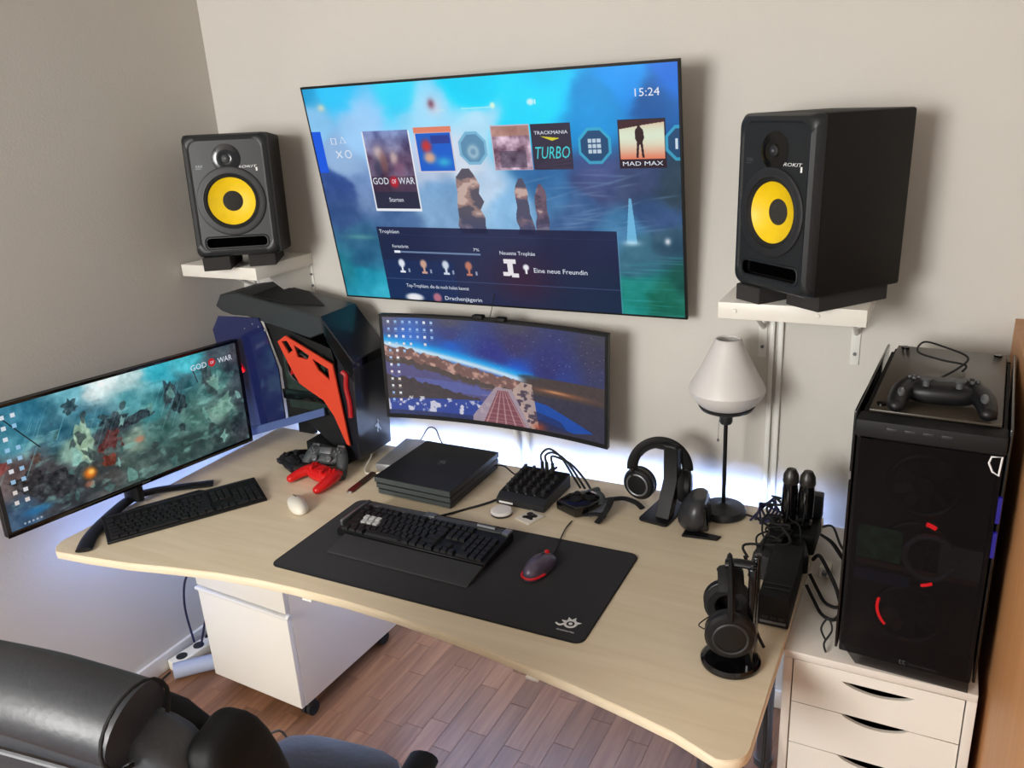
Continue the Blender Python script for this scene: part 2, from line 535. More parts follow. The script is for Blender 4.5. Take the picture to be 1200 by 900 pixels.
tag(o, 'blue-white led strip under the rear edge of the desk', 'light strip')
o = MB().box(0.153, 0.1585, -0.92, -0.12, DZ - 0.036, DZ - 0.0305).build('led_strip', M_led2, smooth=False)
tag(o, 'blue-white led strip under the left edge of the desk', 'light strip')

# ================================================================== WARDROBE
wd = thing('cupboard', 'warm brown wooden cupboard at the right edge beside the white drawer unit', 'cupboard', (2.72, -1.0, 0))
MB().box(2.4535, 2.492, -2.0, -0.005, 0, 1.28, 0.001).build('side_panel', M_wardrobe, wd, world=True)
MB().box(2.492, 2.97, -2.0, -0.005, 0.06, 1.26).build('carcass', M_wardrobe, wd, world=True)
MB().box(2.492, 2.97, -2.0, -0.005, 1.2605, 1.28, 0.001).build('top_board', M_wardrobe, wd, world=True)

# ================================================================== PEDESTAL under the desk
P = pose(0.2547, -0.6563, 0.0594, -0.0408)
ped = thing('drawer_pedestal', 'white rolling drawer pedestal under the left half of the desk', 'drawer unit', M=P)
W_, D_, H_ = 0.395, 0.50, 0.50
MB().box(0, W_, 0.019, D_, 0, H_, 0.0015).build('body', M_white2, ped)
f = MB().box(0.001, W_ - 0.001, 0, 0.018, 0.001, 0.332, 0.0015).build('drawer', M_white, ped)
f2 = MB().box(0.001, W_ - 0.001, 0, 0.018, 0.350, H_ - 0.001, 0.0015).build('drawer', M_white, ped)
MB().box(-0.004, W_ + 0.008, -0.008, 0.016, 0.333, 0.343, 0.002).build('handle', M_whitemetal, f)
MB().cyl((W_ + 0.006, 0.002, 0.340), 0.009, 0.012, 'x', 16).build('handle_end', M_whitemetal, f)
for cx, cy in ((0.05, 0.06), (W_ - 0.03, 0.05), (0.05, D_ - 0.06), (W_ - 0.05, D_ - 0.06)):
    m = MB().cyl((cx, cy, -0.034), 0.024, 0.018, 'x', 20).cyl((cx + 0.022, cy, -0.034), 0.024, 0.012, 'x', 20)
    m.box(cx - 0.012, cx + 0.03, cy - 0.012, cy + 0.012, -0.02, -0.0005, 0.002)
    m.build('caster', M_rubber, ped)

# ================================================================== TALL DRAWER UNIT
dru = thing('drawer_unit', 'tall white drawer unit with finger cutouts beside the right end of the desk', 'drawer unit', (2.0757, -0.658, 0))
W_, D_, H_ = 0.36, 0.575, 0.70
m = MB().box(0, 0.018, 0, D_, 0, H_ - 0.018, 0.001).box(W_ - 0.018, W_, 0, D_, 0, H_ - 0.018, 0.001)
m.box(0.018, W_ - 0.018, D_ - 0.01, D_, 0, H_ - 0.018)
m.build('side_panels', M_white2, dru)
MB().box(0, W_, 0, D_, H_ - 0.018, H_, 0.0015).build('top', M_white2, dru)
MB().box(0.018, W_ - 0.018, 0.02, 0.04, 0, 0.02).build('plinth', M_white2, dru)
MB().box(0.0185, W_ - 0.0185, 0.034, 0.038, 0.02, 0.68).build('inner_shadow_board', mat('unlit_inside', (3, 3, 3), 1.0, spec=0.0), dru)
zt = 0.680
for i in range(6):
    z1 = zt - i * 0.1085; z0 = z1 - 0.1065
    outer = [(0.0205, z0), (W_ - 0.0205, z0), (W_ - 0.0205, z1), ]
    cx = 0.185
    ztop = z1
    if i == 0:
        # slot inside the top front
        hole = [(cx - .068 + .136 * k / 14, z1 - .026) for k in range(15)] + \
               [(cx + .068 - .136 * k / 14, z1 - .026 - .018 * math.sin(PI * k / 14) ** 0.7 - .0005) for k in range(1, 14)]
        m = MB().curve(outer + [(0.0205, z1)], [hole], 0.008, M=Matrix(((1, 0, 0, 0), (0, 0, -1, 0.006), (0, 1, 0, 0), (0, 0, 0, 1))))
    else:
        notch = [(cx + .065 - .13 * k / 14, z1 - .019 * math.sin(PI * k / 14) ** 0.7) for k in range(15)]
        m = MB().curve(outer + notch + [(0.0205, z1)], [], 0.008, M=Matrix(((1, 0, 0, 0), (0, 0, -1, 0.006), (0, 1, 0, 0), (0, 0, 0, 1))))
    m.build('drawer', M_white, dru, smooth=False)

# ================================================================== WALL SHELVES
def bracket(parent, x):
    # folding triangular bracket, drawn in local yz, wall at y=0
    m = MB().box(x - 0.011, x + 0.011, -0.004, -0.0002, -0.215, -0.04, 0.001)
    m.box(x - 0.011, x + 0.011, -0.20, -0.004, -0.046, -0.0405, 0.001)
    m.tube([(x, -0.006, -0.13), (x, -0.15, -0.05)], 0.006, 8, smooth=False)
    b = m.build('bracket', M_whitemetal, parent)
    m = MB()
    for z in (-0.10, -0.185): m.cyl((x, -0.006, z), 0.0045, 0.004, 'y', 12)
    m.build('screw', M_steel, b)
sh = thing('wall_shelf', 'small white wall shelf under the left speaker', 'shelf', (0.178, 0, 1.368))
MB().box(-0.168, 0.168, -0.273, -0.0005, -0.04, 0, 0.0015).build('board', M_white, sh)
bracket(sh, -0.11)
m = MB().poly([(-0.001, -0.04), (-0.20, -0.04), (-0.20, -0.05), (-0.02, -0.20), (-0.001, -0.20)], 0.150, 0.154, 'x')
m.box(0.140, 0.164, -0.004, -0.0003, -0.215, -0.04, 0.001)
b = m.build('bracket', M_whitemetal, sh)
m = MB()
for z in (-0.075, -0.115, -0.155, -0.195): m.cyl((0.158, -0.006, z), 0.004, 0.004, 'y', 12)
m.build('screw', M_steel, b)
sh = thing('wall_shelf', 'small white wall shelf under the right speaker', 'shelf', (1.988, 0, 1.347))
MB().box(-0.165, 0.165, -0.273, -0.0005, -0.04, 0, 0.0015).build('board', M_white, sh)
m = MB()
for x_ in (-0.125, 0.062): m.lathe([(0, .0035), (.004, .003), (.0055, 0)], 14, axis='y', c=(x_, -0.273, -0.02))
m.build('screw_cover', M_white, sh)
bracket(sh, -0.108); bracket(sh, 0.124)

# ================================================================== SPEAKERS
def speaker(M, w_, d, h, label):
    t = thing('speaker', label, 'speaker', M=M)
    hw = w_ / 2
    body = MB().box(-hw, hw, 0.026, d, 0.0, h, 0.006, 2)
    body.build('cabinet', M_vinyl, t)
    # front moulding: rounded corners, chamfer
    bm = bmesh.new()
    rings = []
    for (ins, y, r) in ((0.0, 0.026, 0.012), (0.0, 0.014, 0.02), (0.006, 0.004, 0.024), (0.016, 0.0, 0.028), (0.022, 0.0022, 0.026)):
        pts = rrect(-hw + ins, hw - ins, ins * 0.9, h - ins * 0.9, r, 6)
        rings.append([bm.verts.new((px, y, pz)) for px, pz in pts])
    for A, B in zip(rings, rings[1:]):
        n = len(A)
        for i in range(n): bm.faces.new((A[i], A[(i + 1) % n], B[(i + 1) % n], B[i]))
    bmesh.ops.recalc_face_normals(bm, faces=bm.faces[:])
    mb = MB(); mb._add(bm)
    wz, R = h * 0.455, w_ * 0.405
    fy = 0.0022
    pw = w_ * 0.36
    ins = 0.022
    whole = [(R * 0.80 * math.cos(a), wz + R * 0.80 * math.sin(a)) for a in [i * PI / 24 for i in range(48)]]
    mb.curve(rrect(-hw + ins, hw - ins, ins * 0.9, h - ins * 0.9, 0.026, 6), [whole, rrect(-pw, pw, h * 0.075, h * 0.155, h * 0.032, 6)], 0.0006, M=Matrix(((1, 0, 0, 0), (0, 0, -1, fy + .0003), (0, 1, 0, 0), (0, 0, 0, 1))))
    bf = mb.build('front_baffle', M_baffle, t)
    MB().lathe([(R * 0.78, 0.002), (R * 0.80, 0.006), (R * 0.86, 0.0045), (R * 0.95, 0.006), (R, 0.004), (R * 1.02, -0.004)], 48, axis='y', c=(0, fy, wz)).build('woofer_ring', M_dark, t)
    MB().lathe([(R * 0.68, -0.004), (R * 0.70, 0.0005), (R * 0.75, 0.0035), (R * 0.80, 0.002), (R * 0.81, -0.004)], 48, axis='y', c=(0, fy, wz)).build('surround', M_rubber, t)
    cone = MB().lathe([(R * 0.28, -0.0195), (R * 0.45, -0.014), (R * 0.6, -0.0075), (R * 0.70, -0.001)], 48, axis='y', c=(0, fy, wz)).build('cone', M_yellow, t)
    MB().lathe([(0, -0.0125), (R * 0.12, -0.0130), (R * 0.22, -0.0150), (R * 0.29, -0.0185), (R * 0.31, -0.020)], 36, axis='y', c=(0, fy, wz)).build('dust_cap', M_foam, cone)
    tz = h * 0.80
    tw = MB().lathe([(0, 0.001), (R * .12, 0.0012), (R * .2, 0.0028), (R * .30, 0.0014), (R * .42, 0.001)], 32, axis='y', c=(0, fy, tz)).build('waveguide', M_gloss, t)
    MB().lathe([(0, 0.006), (R * .06, 0.0055), (R * .12, 0.0035), (R * .13, 0.001)], 24, axis='y', c=(0, fy, tz)).build('tweeter', M_dark, tw)
    MB().ball((0, fy - 0.0062, tz), 0.0035, 0.002, 0.0035, 12).build('tweeter_tip', M_steel, tw)
    # port slot
    MB().box(-pw, pw, 0.0245, 0.0255, h * 0.075, h * 0.155).build('port', mat('unlit_inside', (3, 3, 3), 1.0, spec=0.0), t)
    rim = rrect(-pw - .004, pw + .004, h * 0.075 - .004, h * 0.155 + .004, h * 0.036, 6)
    MB().tube([(a, fy - 0.001, b) for a, b in rim], 0.0022, 8, closed=True, smooth=False).build('port_rim', M_baffle, t)
    MB().text('KRK', -hw + w_ * 0.14, h * 0.735, h * 0.022, M=Matrix.Translation((0, fy - 0.0006, 0))).box(-hw + w_ * 0.13, -hw + w_ * 0.2, fy - .0005, fy, h * .725, h * .728).build('badge', M_steel, t)
    MB().text('ROKIT', w_ * 0.12, h * 0.72, h * 0.020, width=w_ * 0.23, M=Matrix.Translation((0, fy - 0.0006, 0)), shear=0.2).box(w_ * .33, w_ * .35, fy - .0006, fy, h * .69, h * .72).build('lettering', M_whiteglow, t)
    return t
speaker(pose(0.3135, -0.300, 1.4130, 0.5926, -0.0733, 0.0135), 0.2576, 0.235, 0.3707, 'black studio speaker with yellow cone on the left wall shelf')
speaker(pose(1.9388, -0.303, 1.3870, -0.6508, -0.0124, 0.0011), 0.241, 0.2817, 0.3838, 'black studio speaker with yellow cone on the right wall shelf')
def pad(M, w_, d, h0, h1, label):
    o = MB().poly([(0, 0), (d, 0), (d, h1), (0, h0)], -w_ / 2, w_ / 2, 'x', 0.002, 1).build('speaker_pad', M_foam)
    o.matrix_world = M
    tag(o, label, 'foam pad')
    return o
pad(pose(0.3135, -0.300, 1.3685, 0.5926) @ Matrix.Translation((-0.075, 0.012, 0)), 0.085, 0.19, 0.043, 0.030, 'dark foam pad under the wall side of the left speaker')
pad(pose(0.3135, -0.300, 1.3685, 0.5926) @ Matrix.Translation((0.062, 0.040, 0)), 0.085, 0.17, 0.041, 0.029, 'dark foam pad under the television side of the left speaker')
pad(pose(1.9388, -0.303, 1.3475, -0.6508) @ Matrix.Translation((-0.068, 0.004, 0)), 0.080, 0.25, 0.038, 0.035, 'dark foam pad under the left side of the right speaker')
pad(pose(1.9388, -0.303, 1.3475, -0.6508) @ Matrix.Translation((0.055, 0.055, 0)), 0.100, 0.21, 0.038, 0.035, 'dark foam pad under the right side of the right speaker')

# ================================================================== TELEVISION
TVW, TVH = 1.161, 0.6686
MT = pose(1.1086, -0.109, 1.568, 0.0013, 0.1445) @ Matrix.Translation((0, 0, -TVH / 2))
tv = thing('television', 'large flat television tilted forward on the wall showing a blue game menu', 'television', M=MT)
MB().box(-TVW / 2, TVW / 2, 0, 0.012, 0, TVH, 0.001).build('panel', M_black2, tv)
MB().box(-TVW * .33, TVW * .33, 0.012, 0.04, 0.02, TVH * .55, 0.008).build('rear_housing', M_black2, tv)
MB().box(-0.12, 0.12, 0.04, 0.055, 0.12, 0.32, 0.002).build('mount_plate', M_black2, tv)
p = Paint(1024, 576)
p.rbf([(0, 1, (55, 160, 205)), (.12, .98, (70, 195, 240)), (.3, .97, (70, 205, 245)), (.5, .97, (20, 205, 245)), (.7, .96, (0, 200, 240)), (.88, .95, (20, 150, 225)), (1, .98, (25, 110, 200)),
       (0, .85, (150, 200, 235)), (.15, .85, (165, 205, 240)), (.35, .87, (170, 220, 245)), (.5, .85, (185, 225, 245)), (.62, .86, (40, 205, 235)), (.8, .85, (20, 140, 200)), (.95, .85, (20, 90, 150)),
       (.08, .68, (150, 180, 215)), (.13, .55, (110, 140, 190)), (.04, .55, (45, 75, 140)), (.04, .42, (50, 85, 145)), (.35, .65, (190, 205, 230)), (.38, .5, (120, 165, 210)), (.47, .7, (215, 225, 240)),
       (.5, .55, (190, 215, 240)), (.56, .45, (130, 185, 230)), (.68, .55, (50, 110, 165)), (.75, .45, (55, 95, 150)), (.8, .57, (60, 75, 125)), (.9, .6, (55, 70, 110)), (.98, .55, (38, 62, 80)),
       (.95, .42, (40, 75, 125)), (.87, .35, (55, 120, 170)), (.2, .4, (60, 100, 155)), (.06, .3, (50, 110, 150)), (.1, .22, (35, 100, 140)), (.08, .1, (20, 150, 180)), (.12, .03, (40, 175, 205)), (.03, .18, (25, 130, 150)),
       (.9, .25, (50, 105, 130)), (.97, .3, (45, 85, 110)), (.88, .1, (15, 140, 130)), (.95, .05, (15, 110, 90)), (1, .14, (20, 90, 80)), (.86, .0, (20, 150, 140))], 6.0, 0.10, 11)
p.a = np.clip(p.a.mean(-1, keepdims=True) + (p.a - p.a.mean(-1, keepdims=True)) * (1 + .24 * np.clip((p.v[..., None] - .55) * 5, -.4, 1)), 0, 255)
p.noise(16, 6, 5); p.noise(14, 22, 6, mask=(p.v < .62))
for _ in range(26):
    yv = rng.uniform(.36, .6); xu = rng.uniform(.6, .98)
    p.blob(xu, yv, rng.uniform(.02, .06), .004, (120, 150, 185), .35, rot=rng.uniform(-.1, .5))
p.blob(.09, .31, .05, .012, (95, 165, 160), .6)
for _ in range(30): p.blob(rng.uniform(.86, 1), rng.uniform(.0, .28), rng.uniform(.02, .05), .003, (60, 160, 165), .3)
p.polyg([(.877, .50), (.883, .50), (.892, .315), (.866, .315)], (120, 195, 235), .8); p.blob(.879, .315, .02, .012, (190, 225, 245), .8)
p.blob(.965, .325, .007, .014, (230, 230, 240), .9)
# generic weathered standing rocks in the middle of the wallpaper
for (cx_, w1, w2, top, col, col2) in ((.458, .030, .042, .63, (150, 112, 102), (74, 74, 92)), (.606, .016, .024, .585, (150, 104, 98), (66, 72, 100)), (.655, .013, .020, .56, (120, 84, 96), (62, 56, 78))):
    L_, R_ = [], []
    for k in range(9):
        v_ = .34 + (top - .34) * k / 8; w_ = w2 + (w1 - w2) * k / 8 - (w1 * .7 if k == 8 else 0)
        L_.append((cx_ - w_ * rng.uniform(.7, 1.15), v_)); R_.append((cx_ + w_ * rng.uniform(.7, 1.15), v_))
    m_ = p.pmask(L_ + R_[::-1]).astype(float)
    p.mix(m_, col, .85)
    nn = fbm(p.H, p.W, 22, 4, int(cx_ * 1000), 1.0)
    p.mix(m_ * np.clip((nn - .46) * 9, 0, 1), col2, .85)
    p.mix(m_ * np.clip((.40 - nn) * 14, 0, 1), (215, 190, 180), .7)
    p.mix(m_ * np.clip((.44 - p.v) * 14, 0, 1), (60, 70, 110), .6)
# panel
p.rect(.15, .843, 0, .362, (17, 22, 58), .86)
p.rect(.15, .38, 0, .20, (18, 50, 110), .35)
p.blob(.58, .14, .09, .12, (70, 12, 34), .5)
p.rect(.15, .843, .105, .108, (90, 110, 150), .5); p.rect(.15, .843, .325, .327, (70, 90, 130), .4)
p.rect(.195, .466, .238, .246, (120, 145, 180), .85); p.rect(.195, .215, .236, .249, (235, 240, 250), 1)
p.rect(.843, .846, 0, .362, (110, 150, 190), .4)
for i, cxx in enumerate((.212, .283, .353, .424)):
    c_ = [(225, 230, 240), (205, 160, 140), (205, 215, 230), (190, 120, 100)][i]
    p.blob(cxx, .185, .011, .022, c_, 1, 3); p.rect(cxx - .003, cxx + .003, .145, .175, c_); p.rect(cxx - .009, cxx + .009, .138, .148, c_)
    p.rect(cxx + .018, cxx + .024, .14, .16, (170, 180, 200), .8)
for (a, b, c_, d_) in ((.53, .565, .205, .225), (.54, .556, .17, .215), (.525, .545, .145, .165), (.55, .57, .14, .16), (.54, .556, .15, .18)): p.rect(a, b, c_, d_, (232, 228, 232))
p.blob(.593, .19, .009, .015, (235, 235, 240), 1, 3); p.rect(.590, .596, .16, .18, (235, 235, 240))
p.blob(.235, .012, .03, .022, (235, 235, 240), 1, 3); p.blob(.31, .018, .014, .024, (180, 110, 130), 1, 3)
# tiles
p.rect(-.01, .03, .622, .81, (20, 90, 225))
p.polyg([(.163, .80), (.31, .80), (.31, .44), (.163, .44)], (235, 238, 245))
gx0, gx1, gy0, gy1 = .167, .306, .452, .803
msk = ((p.u > gx0) & (p.u < gx1) & (p.v > gy0) & (p.v < gy1))
n1 = fbm(p.H, p.W, 14, 5, 21, 1.7)
tile = np.stack([90 + 150 * (n1 - .5) + 60 * (p.v - .5), 80 + 170 * (n1 - .5), 110 + 160 * (n1 - .5)], -1)
tile[..., 2] += 90 * np.clip((p.v - .68) * 6, 0, 1); tile[..., 1] += 60 * np.clip((p.v - .68) * 6, 0, 1)
p.a = np.where(msk[..., None], tile, p.a)
p.rect(gx0, gx1, gy0, .53, (38, 40, 66)); p.rect(gx0, gx1, .53, .60, (62, 40, 62), .7)
for (a, b, c_, d_, col) in ((.205, .70, .016, .04, (225, 205, 200)), (.215, .66, .014, .05, (120, 80, 80)), (.25, .68, .012, .03, (215, 190, 185)), (.262, .63, .018, .04, (130, 90, 120)), (.195, .64, .012, .05, (60, 60, 90))): p.blob(a, b, c_, d_, col, .8, 1.5)
p.blob(.238, .575, .014, .026, (200, 25, 45), 1, 2)
p.rect(.323, .433, .617, .811, (215, 205, 215)); p.rect(.327, .429, .622, .785, (20, 95, 205)); p.rect(.323, .433, .787, .811, (225, 130, 105))
p.blob(.355, .73, .016, .03, (205, 50, 50), .95, 1.6); p.blob(.36, .68, .018, .025, (225, 170, 140), .95, 1.6); p.blob(.40, .66, .02, .02, (60, 190, 220), .8); p.rect(.37, .425, .74, .775, (40, 60, 150))
p.rect(.541, .645, .62, .805, (190, 180, 200))
msk = ((p.u > .544) & (p.u < .643) & (p.v > .622) & (p.v < .80))
n2 = fbm(p.H, p.W, 26, 4, 33, 1.6)
p.a = np.where(msk[..., None], np.stack([120 + 260 * (n2 - .5) + 40, 110 + 260 * (n2 - .5) + 20, 130 + 260 * (n2 - .5) + 20], -1), p.a)
p.rect(.544, .643, .76, .80, (180, 130, 110), .7); p.rect(.56, .63, .63, .70, (50, 45, 70), .5)
p.rect(.647, .748, .62, .803, (44, 38, 62)); p.polyg([(.67, .755), (.72, .745), (.70, .735)], (215, 205, 40))
for k in range(5): p.polyg([(.65, .62 + .01), (.745, .62 + .02 * k), (.745, .63 + .02 * k), (.65, .63)], (70, 55, 80), .6)
p.rect(.861, .970, .62, .806, (38, 18, 32))
msk = ((p.u > .864) & (p.u < .967) & (p.v > .655) & (p.v < .80))
gr = np.clip((p.v - .655) / .145, 0, 1)
p.a = np.where(msk[..., None], np.stack([225 - 10 * gr, 120 + 110 * np.sin(gr * 2.6), 90 + 115 * np.sin(gr * 2.6)], -1), p.a)
p.polyg([(.864, .80), (.967, .80), (.967, .792), (.92, .783), (.864, .77)], (60, 20, 30))
p.polyg([(.906, .79), (.911, .79), (.913, .775), (.919, .765), (.921, .735), (.917, .72), (.920, .66), (.915, .66), (.912, .71), (.909, .71), (.906, .66), (.901, .66), (.904, .72), (.900, .735), (.901, .765), (.906, .775)], (45, 14, 22))
# round icons
def octagon(cx, cy, r, col, fill, th=.007, k=8, ph=PI / 8):
    o_ = [(cx + r * math.cos(ph + 2 * PI * i / k), cy + r * 16 / 9 * math.sin(ph + 2 * PI * i / k)) for i in range(k)]
    i_ = [(cx + (r - th) * math.cos(ph + 2 * PI * i / k), cy + (r - th) * 16 / 9 * math.sin(ph + 2 * PI * i / k)) for i in range(k)]
    p.polyg(o_, col, .85); p.polyg(i_, fill, .95)
octagon(.487, .715, .042, (110, 175, 210), (90, 140, 175)); p.blob(.487, .70, .016, .03, (190, 215, 225), .8, 2); p.blob(.487, .70, .009, .016, (95, 140, 175), .8, 2)
octagon(.804, .71, .043, (55, 170, 205), (22, 66, 110))
for a in range(3):
    for b in range(3): p.rect(.788 + a * .011, .797 + a * .011, .681 + b * .021, .696 + b * .021, (205, 220, 232), .9)
octagon(1.005, .712, .040, (55, 170, 205), (22, 66, 110)); p.rect(.990, .996, .69, .73, (205, 220, 232))
p.rect(.395, .425, .873, .880, (190, 235, 240), .5); p.rect(.47, .55, .875, .882, (170, 240, 250), .7); p.blob(.556, .885, .007, .013, (230, 250, 225), .9, 2)
p.blob(.395, .89, .02, .035, (225, 215, 230), .6); p.blob(.388, .905, .01, .02, (120, 60, 80), .8); p.blob(.05, .915, .012, .016, (240, 230, 190), .7)
p.blob(.655, .89, .010, .014, (230, 245, 250), .9, 2); p.rect(.665, .668, .88, .90, (230, 245, 250), .9)
scr = screen('display', TVW - 0.012, TVH - 0.012, p.material('tv_picture', 0.95), tv, -0.0004, 0.006)
def T(s, u, v, h, wd=None, col=M_txt, sh_=0.0, al='LEFT'):
    sw, shh = TVW - 0.012, TVH - 0.012
    return MB().text(s, (u - .5) * sw, 0.006 + v * shh, h * shh, width=None if wd is None else wd * sw, M=Matrix.Translation((0, -0.0012, 0)), shear=sh_, align=al)
for s, u, v, h, wd, c_, sk in (('15:24', .905, .888, .030, .055, M_txt, 0), ('GOD', .171, .565, .032, .050, M_txt, 0), ('OF', .231, .568, .020, .014, M_txt, 0), ('WAR', .252, .565, .032, .050, M_txt, 0), ('Starten', .212, .484, .020, .045, M_txt, 0),
                         ('MAD MAX', .869, .630, .017, .093, M_txt, 0), ('TRACKMANIA', .656, .762, .014, .085, M_txt, 0), ('TURBO', .655, .665, .050, .088, M_txtcy, .25),
                         ('Trophäen', .158, .333, .018, .065, M_txt, 0), ('Fortschritt', .193, .262, .016, .052, M_txt, 0), ('7%', .446, .258, .014, .018, M_txt, 0), ('Neueste Trophäe', .523, .246, .018, .100, M_txt, 0),
                         ('Eine neue Freundin', .615, .168, .022, .145, M_txt, 0), ('Top-Trophäen, die du noch holen kannst', .215, .065, .018, .20, M_txt, 0), ('Drachenjägerin', .335, .010, .020, .115, M_txt, 0)):
    T(s, u, v, h, wd, c_, sk).build('lettering', c_, tv, smooth=False)
sw, shh = TVW - 0.012, TVH - 0.012
m = MB()
def XY(u, v): return ((u - .5) * sw, -0.0012, 0.006 + v * shh)
c0 = XY(.068, .765); m.tube([(c0[0] + .012 * math.cos(a), c0[1], c0[2] + .012 * math.sin(a)) for a in [PI / 4 + i * PI / 2 for i in range(4)]], .0016, 6, closed=True, smooth=False)
c0 = XY(.098, .765); m.tube([(c0[0] + .012 * math.cos(a), c0[1], c0[2] + .012 * math.sin(a)) for a in [PI / 2 + i * 2 * PI / 3 for i in range(3)]], .0016, 6, closed=True, smooth=False)
c0 = XY(.078, .705)
for s in (1, -1): m.tube([(c0[0] - .01, c0[1], c0[2] - .01 * s), (c0[0] + .01, c0[1], c0[2] + .01 * s)], .0016, 6, smooth=False)
c0 = XY(.108, .705); m.tube([(c0[0] + .011 * math.cos(a), c0[1], c0[2] + .011 * math.sin(a)) for a in [i * PI / 8 for i in range(16)]], .0016, 6, closed=True, smooth=False)
m.build('button_symbols', M_txt, tv)

# ================================================================== ULTRAWIDE MONITOR ON THE WALL
UW, UH = 0.7585, 0.3471
MU = pose(1.1001, -0.150, 0.8603, 0.0416, -0.0136, 0.0213)
uw = thing('curved_monitor', 'curved ultrawide monitor under the television showing a lake at night', 'monitor', M=MU)
sag = 0.045
def curved_slab(x0, x1, z0, z1, y0, y1, n=24):
    bm = bmesh.new(); R = []
    for i in range(n + 1):
        x_ = x0 + (x1 - x0) * i / n; s = x_ / (UW / 2); dy = sag - sag * s * s
        R.append([bm.verts.new((x_, y0 + dy, z0)), bm.verts.new((x_, y1 + dy, z0)), bm.verts.new((x_, y1 + dy, z1)), bm.verts.new((x_, y0 + dy, z1))])
    for A, B in zip(R, R[1:]):
        for k in range(4): bm.faces.new((A[k], A[(k + 1) % 4], B[(k + 1) % 4], B[k]))
    bm.faces.new(R[0]); bm.faces.new(R[-1]); bmesh.ops.recalc_face_normals(bm, faces=bm.faces[:])
    mb = MB(); mb._add(bm); return mb
curved_slab(-UW / 2, UW / 2, 0, UH, 0.001, 0.018).build('casing', M_black, uw)
fr = curved_slab(-UW / 2, UW / 2, 0, 0.014, -0.003, 0.001)
fr._add(curved_slab(-UW / 2, UW / 2, UH - 0.008, UH, -0.003, 0.001).bm)
fr._add(curved_slab(-UW / 2, -UW / 2 + 0.010, 0.014, UH - 0.008, -0.003, 0.001, 2).bm)
fr._add(curved_slab(UW / 2 - 0.010, UW / 2, 0.014, UH - 0.008, -0.003, 0.001, 2).bm)
fr.build('bezel', M_black2, uw)
MB().box(-0.10, 0.10, 0.062, 0.085, 0.08, 0.26, 0.006).build('rear_housing', M_black2, uw)
MB().box(-0.05, 0.05, 0.085, 0.110, 0.12, 0.22, 0.003).build('wall_mount', M_black2, uw)
p = Paint(960, 432)
p.rbf([(0, 1, (92, 92, 118)), (.3, 1, (78, 78, 98)), (.6, 1, (70, 70, 88)), (1, 1, (66, 66, 80)), (0, .82, (75, 85, 140)), (.3, .84, (58, 62, 118)), (.6, .82, (58, 54, 100)), (1, .8, (60, 58, 82)),
       (.5, .65, (45, 50, 130)), (.75, .6, (48, 50, 110)), (1, .6, (58, 60, 96)), (.6, .52, (30, 80, 190)), (.8, .5, (45, 62, 130)), (.3, .74, (30, 90, 190)), (.1, .78, (60, 110, 200))], 3.4)
d = p.v - (.70 - .42 * (p.u - .03))          # distance above mountain line
d = d - .0
p.mix(np.exp(-((d - .06) / .05) ** 2) * (p.u < .68), (25, 160, 235), .95)
p.mix(np.exp(-((d - .02) / .03) ** 2) * (p.u < .68), (215, 235, 245), .9)
ridge = fbm(p.H, p.W, 10, 5, 8, 2.5)
mline = .70 - .42 * (p.u - .03) + (ridge[200] - .5)[None, :] * .10
below = (p.v < mline) & (p.u < .66)
p.mix(below.astype(float), (118, 88, 84), 1)
p.mix(below * np.clip((fbm(p.H, p.W, 18, 4, 9, 2) - .5) * 6, 0, 1), (225, 180, 165), .7)
dep = mline - p.v
p.mix(below * (dep > .11), (84, 74, 72), 1)
p.mix(below * (dep > .17), (88, 84, 128), 1)
p.mix(below * (dep > .19) * (np.abs(p.v - (.36 - .12 * p.u)) < .05), (92, 100, 165), .8)
p.mix(below * (dep > .30) * (p.u < .5), (70, 62, 66), 1)
p.mix(below * (p.v < .16 + .12 * p.u) * (p.u < .5), (52, 72, 150), 1)
sn = fbm(p.H, p.W, 16, 5, 14, 2.4)
p.mix((p.u < .5) * (p.v < .20 - .0 * p.u) * (p.v > .02) * np.clip((sn - .56) * 12, 0, 1), (225, 222, 228), .85)
p.mix(((p.u < .5) & (p.v < .045)).astype(float), (45, 55, 100), 1)
# right land + water
p.mix(((p.u > .60) & (p.v < .52 - .0 * p.u) & (p.v > .12)).astype(float) * np.clip((p.u - .60) / .05, 0, 1), (72, 62, 62), 1)
p.blob(.66, .515, .05, .02, (60, 75, 95), .9, 2)
p.blob(.80, .395, .13, .022, (150, 95, 70), .8, 1, -.08); p.blob(.78, .40, .05, .010, (210, 150, 100), .8, 1, -.08)
p.mix(((p.u > .60) & (p.v < .36 - .02 * p.u)).astype(float) * np.clip((p.u - .6) / .04, 0, 1), (58, 56, 72), 1)
p.polyg([(.62, .30), (.74, .26), (.95, .07), (.86, .03), (.62, .14)], (28, 80, 175), .85)
p.polyg([(.66, .20), (.80, .12), (.84, .02), (.66, .02)], (40, 48, 90), .7)
p.polyg([(.39, .05), (.50, .37), (.60, .36), (.70, .0), (.39, .0)], (168, 150, 160), .9)
p.polyg([(.44, .0), (.51, .34), (.555, .34), (.64, .0)], (128, 78, 88), 1)
for k in range(7):
    t = k / 7; yv = .34 * (1 - t) ** 1.5
    p.rect(.43, .65, yv - .002, yv + .006, (190, 150, 155), .35)
for k in range(5):
    xa = .45 + k * .045
    p.polyg([(xa, 0), (.515 + k * .008, .34), (.518 + k * .008, .34), (xa + .008, 0)], (200, 165, 165), .6)
msk = p.pmask([(.575, .36), (.62, .45), (.67, .44), (.70, .0), (.66, .0)]).astype(float)
p.mix(msk, (185, 160, 150), .9); p.mix(msk * np.clip((fbm(p.H, p.W, 30, 3, 44, 2) - .5) * 10, 0, 1), (60, 50, 70), .8)
p.blob(.70, .03, .03, .04, (170, 70, 40), .7)
